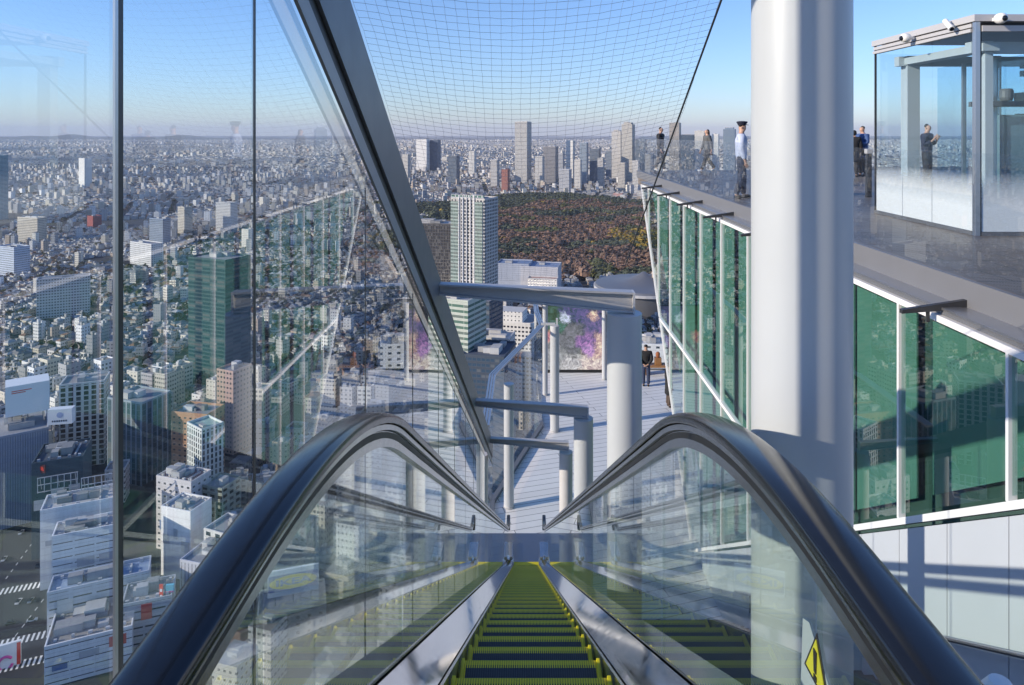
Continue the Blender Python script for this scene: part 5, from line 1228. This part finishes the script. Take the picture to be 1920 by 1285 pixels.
def make(y0, y1, lot, dist, seed, tall_share, hl, ht, fill=.93, wr=(.58, .88), xr=(-.80, .34)):
    x, y, yw, g = region(y0, y1, lot, None, dist, seed, fill=fill, xr=xr); n = len(x)
    keep = ~(in_park(x, y) & (x / y < .5))
    for fx, fy, fr in footprints + road_pts: 
        if y0 - 100 < fy < y1 + 100: keep &= np.hypot(x - fx, y - fy) > fr + lot * .42
    keep &= ~((np.abs(x - cc.x - 15) < 75) & (np.abs(y - cc.y) < 40))
    x, y, yw = x[keep], y[keep], yw[keep]; n = len(x)
    clump = vnoise(x + 40000, y, dist * 1.3, seed + 50); tall = g.random(n) < tall_share * (.3 + 1.5 * clump)
    h = np.where(tall, g.uniform(*ht, n), g.uniform(*hl, n)); w = lot * g.uniform(*wr, n); d = lot * g.uniform(*wr, n)
    w = np.where(tall, np.maximum(w, lot * .75), w)
    col = np.clip(1.15 * PALW[g.integers(0, len(PALW), n)] * g.uniform(.85, 1.15, (n, 1)), 0, .8); rc = PALR[g.integers(0, len(PALR), n)] * g.uniform(.8, 1.2, (n, 1))
    pal_roof = np.where(tall[:, None], .5 * rc + .5 * np.array([.36, .36, .35]), rc)
    wp = np.stack([g.uniform(.22, .40, n), g.uniform(.3, .7, n), g.uniform(.25, .5, n)], 1); gc = np.tile(np.array([.10, .115, .135]), (n, 1)) * g.uniform(.4, 1.6, (n, 1))
    roofs = np.where(~tall & (g.random(n) < .55) & (lot < 30), g.uniform(1.2, 2.6, n), 0)
    return dict(x=x, y=y, w=w, d=d, yaw=yw + g.integers(0, 2, n) * np.pi / 2, z0=np.full(n, GROUND), z1=GROUND + h, col=col, rc=pal_roof, wp=wp, gc=gc), roofs, tall
B0, r0, t0 = make(255, 640, 15.0, 110, 21, .50, (9, 17), (18, 34), fill=.95)
B1, r1, t1 = make(640, 1700, 11.5, 150, 22, .035, (5, 8.5), (13, 28))
B2, r2, t2 = make(1700, 4800, 17.5, 300, 23, .055, (5, 9), (14, 34))
B3, r3, t3 = make(4800, 24000, 56.0, 1200, 24, .035, (6, 12), (18, 42), fill=.92, wr=(.3, .75), xr=(-.80, .80))
AL = cat(B0, B1, B2, B3); RO = np.concatenate([r0, r1, r2, r3]); TA = np.concatenate([t0, t1, t2, t3])
# choose the ones that show largest as buildings of their own
NIND = 190
px_ = 985 + AL['x'] / AL['y'] * F; py_ = 250 - AL['z1'] / AL['y'] * F; size = (AL['z1'] - AL['z0']) * AL['w'] / AL['y'] ** 2
vis = (px_ > 5) & (px_ < 700) & (py_ < 1270)
vis &= ~((px_ > 985 - (py_ - 250) * .74) & (py_ > 760))          # behind the near handrail and steps
order = np.argsort(-np.where(vis, size, 0))[:NIND]
ind = np.zeros(len(size), bool); ind[order] = True
def sub(B, m): return {k: v[m] for k, v in B.items()}
stuff_B = sub(AL, ~ind); stuff_R = RO[~ind]
# rooftop clutter for the stuff within two kilometres
near_ = (stuff_B['y'] < 2200) & (stuff_R == 0); q = sub(stuff_B, near_); m = len(q['x']); extra = []
for k in range(3):
    e = dict(q); sx, sy = rng.uniform(-.25, .25, m) * q['w'], rng.uniform(-.25, .25, m) * q['d']; cs, sn = np.cos(q['yaw']), np.sin(q['yaw'])
    e['x'] = q['x'] + cs * sx - sn * sy; e['y'] = q['y'] + sn * sx + cs * sy; e['w'] = q['w'] * rng.uniform(.12, .42, m); e['d'] = q['d'] * rng.uniform(.12, .42, m)
    e['z0'] = q['z1'] + .004 * (k + 1); e['z1'] = q['z1'] + rng.uniform(.8, 3.4, m); gcol = rng.uniform(.25, .65, (m, 1)) * np.ones((1, 3)); e['col'] = gcol; e['rc'] = gcol * .85; e['wp'] = np.tile(np.array([.3, 0., 0.]), (m, 1)); extra.append(e)
SB = cat(stuff_B, *extra); SR = np.concatenate([stuff_R, np.zeros(3 * m)])
o = bpy.data.objects.new("city_houses", boxes_mesh("city_houses", SB, SR)); COL.objects.link(o)
tag(o, "endless carpet of low pale houses and blocks reaching to the horizon", "city", kind="stuff")

# street trees and gardens between the houses
mk = rng.random(len(B1['x'])) < .55 * np.clip(vnoise(B1['x'] + 30000, B1['y'], 130, 78) * 1.8 - .4, .2, 1); tx = B1['x'][mk] + rng.uniform(-8, 8, mk.sum()); ty = B1['y'][mk] + rng.uniform(-8, 8, mk.sum())
mk2 = rng.random(len(B2['x'])) < .5 * np.clip(vnoise(B2['x'] + 30000, B2['y'], 240, 77) * 2 - .6, .08, 1); tx = np.concatenate([tx, B2['x'][mk2] + 11]); ty = np.concatenate([ty, B2['y'][mk2] + 9])
tk = rng.integers(0, 7, len(tx)); tk = np.where(tk == 6, 4, tk)
tag(crowns_mesh("garden_trees", tx, ty, np.full(len(tx), GROUND), rng.uniform(3, 6.5, len(tx)), rng.uniform(7, 13, len(tx)), pal[tk] * 1.05, 40, 9), "scattered garden and street trees between the houses", "trees", kind="stuff")

# individual ordinary buildings
def cname(c):
    r_, g_, b_ = c; v = (r_ + g_ + b_) / 3; wm = r_ - b_
    if v > .58: return "white" if wm < .06 else "cream"
    if v > .46: return "pale grey" if wm < .05 else "beige"
    if v > .36: return "mid grey" if wm < .05 else "tan"
    return "dark grey" if wm < .05 else "brown"
marks = [(412, 590, "dark teal tower"), (160, 740, "white block with deep bays"), (262, 790, "ribbed rounded office block"), (372, 800, "orange tiled block"), (52, 748, "white box billboard"), (118, 870, "dark navy block"), (150, 950, "big framed store"), (350, 960, "windowless white tower"), (425, 400, "wide gridded apartment tower"), (347, 410, "beige apartment tower"), (177, 425, "brick red block"), (275, 460, "long white school hall"), (120, 525, "courtyard school"), (60, 415, "long hospital block"), (440, 740, "pink brown apartment house"), (25, 470, "pale blue university block"), (545, 1092, "blue and yellow billboard"), (222, 600, "left mullion"), (475, 560, "second glass joint"), (175, 1170, "hollow roofed corner block"), (600, 430, "green wood"), (10, 840, "corrugated department store")]
used = set(); G1 = "ordinary city blocks seen through the glass wall"
rank = 0
for i in order:
    b = {k: AL[k][i:i + 1] for k in BATCH_KEYS}; x, y = float(b['x'][0]), float(b['y'][0]); h = float(b['z1'][0] - b['z0'][0]); yaw = float(b['yaw'][0]); w, d = float(b['w'][0]), float(b['d'][0])
    px, py = px_[i], py_[i]; r = random.Random(int(i)); hip = RO[i] > 0
    ds = sorted(((px - a) ** 2 + ((py - b_) * 1.2) ** 2, a, b_, nm) for a, b_, nm in marks)[:4]
    nun = 0 if hip else r.randint(1, 4)
    size_w = "tall" if h > 28 else "mid height" if h > 17 else "low"
    roof_w = "hipped roof" if hip else {1: "one roof hut", 2: "two roof huts", 3: "three roof huts", 4: "four roof huts"}[nun]
    lab = None
    for dd, a, b_, nm in ds:
        dx, dy = px - a, py - b_
        side = ("left of" if dx < 0 else "right of") if abs(dx) > abs(dy) else ("above" if dy < 0 else "below")
        dist = "just" if dd < 45 ** 2 else "some way" if dd < 110 ** 2 else "far"
        for extra_ in ("", " narrow" if w < 11 else " broad", " slab" if d > 12 else " compact"):
            cand = f"{size_w}{extra_} {cname(b['col'][0])} building with {roof_w}, {dist} {side} the {nm}"
            if cand not in used and len(cand.split()) <= 16: lab = cand; break
        if lab: break
    if lab is None:
        for nth in ("second", "third", "fourth", "fifth", "sixth", "seventh", "eighth"):
            cand = f"{nth} {size_w} {cname(b['col'][0])} building with {roof_w}, {side} the {ds[0][3]}"
            if cand not in used and len(cand.split()) <= 16: lab = cand; break
    lab = lab or f"{size_w} {cname(b['col'][0])} building with {roof_w} among the houses"
    used.add(lab)
    t = thing("city_building", lab, "building", (x, y, GROUND), G1); off = (-x, -y, -GROUND)
    part("walls", b, t, off, np.array([RO[i]]) if False else None)
    zt = GROUND + h; cs, sn = math.cos(yaw), math.sin(yaw); none = (.3, 0, 0); colr_ = tuple(b['col'][0]); rcv = tuple(b['rc'][0])
    if hip:
        bb = one(x, y, w + .6, d + .6, yaw, zt + .003, zt + .3, rcv, rcv, none); part("roof", bb, t, off, np.array([RO[i]]))
    else:
        th = .35; P_ = []
        for lx, ly, ww, dd in ((0, -d / 2 + th / 2, w, th), (0, d / 2 - th / 2, w, th), (-w / 2 + th / 2, 0, th, d - 2 * th), (w / 2 - th / 2, 0, th, d - 2 * th)):
            P_.append(one(x + cs * lx - sn * ly, y + sn * lx + cs * ly, ww + .06, dd + .06, yaw, zt + .003, zt + 1.1, colr_, colr_, none))
        part("parapet", cat(*P_), t, off)
        for kk in range(nun):
            lx, ly = r.uniform(-.26, .26) * w, r.uniform(-.26, .26) * d; g = r.uniform(.25, .66)
            part("roof_hut", one(x + cs * lx - sn * ly, y + sn * lx + cs * ly, w * r.uniform(.12, .36), d * r.uniform(.12, .36), yaw, zt + .005 * (kk + 1), zt + r.uniform(1.4, 3.8), (g, g, g), (g * .85,) * 3, none), t, off)
    if h > 22 and r.random() < .5:     # stair core and balconies on some
        q0 = (x + cs * (w / 2 + .8) , y + sn * (w / 2 + .8)); part("stair_core", one(q0[0], q0[1], 1.55, d * .35, yaw, GROUND, zt + 2.2, tuple(min(1, v * 1.08) for v in colr_), rcv, (.3, .3, .2)), t, off)

# far hills on the left
def hills():
    mb = MB(); xs = np.linspace(-24000, -9000, 60); hh = 70 + 40 * np.sin(xs / 1900 + 1) + 110 * np.sin(xs / 700) + 60 * np.sin(xs / 310 + 2)
    hh = np.clip(hh, 60, 620) * np.clip((-xs - 9000) / 6000, 0, 1)
    n = len(xs)
    for x, h in zip(xs, hh): mb.v += [(x, 23500, GROUND), (x, 25000, GROUND + h + 40), (x, 26500, GROUND)]
    for i in range(n - 1): mb.f += [[3 * i, 3 * i + 3, 3 * i + 4, 3 * i + 1], [3 * i + 1, 3 * i + 4, 3 * i + 5, 3 * i + 2]]
    mb.mi = [0] * len(mb.f); return mb
struct(hills().build("hills", M['hills'], smooth=True))

# the air over the city
HAZE = 2.5e-5
hz = MB(); hz.box(-59000, 59000, -2900, 59000, GROUND - 6.5, 480)
hm, hnt, hpz = newmat("city haze"); hnt.nodes.remove(hpz)
pv = hnt.nodes.new("ShaderNodeVolumePrincipled"); pv.inputs["Color"].default_value = (0.82, 0.87, 1.0, 1); pv.inputs["Density"].default_value = HAZE; pv.inputs["Anisotropy"].default_value = 0.0
hnt.links.new(pv.outputs[0], hnt.nodes["Material Output"].inputs["Volume"])
tag(hz.build("haze", hm), "thin blue haze in the air over the city", "haze", kind="stuff")
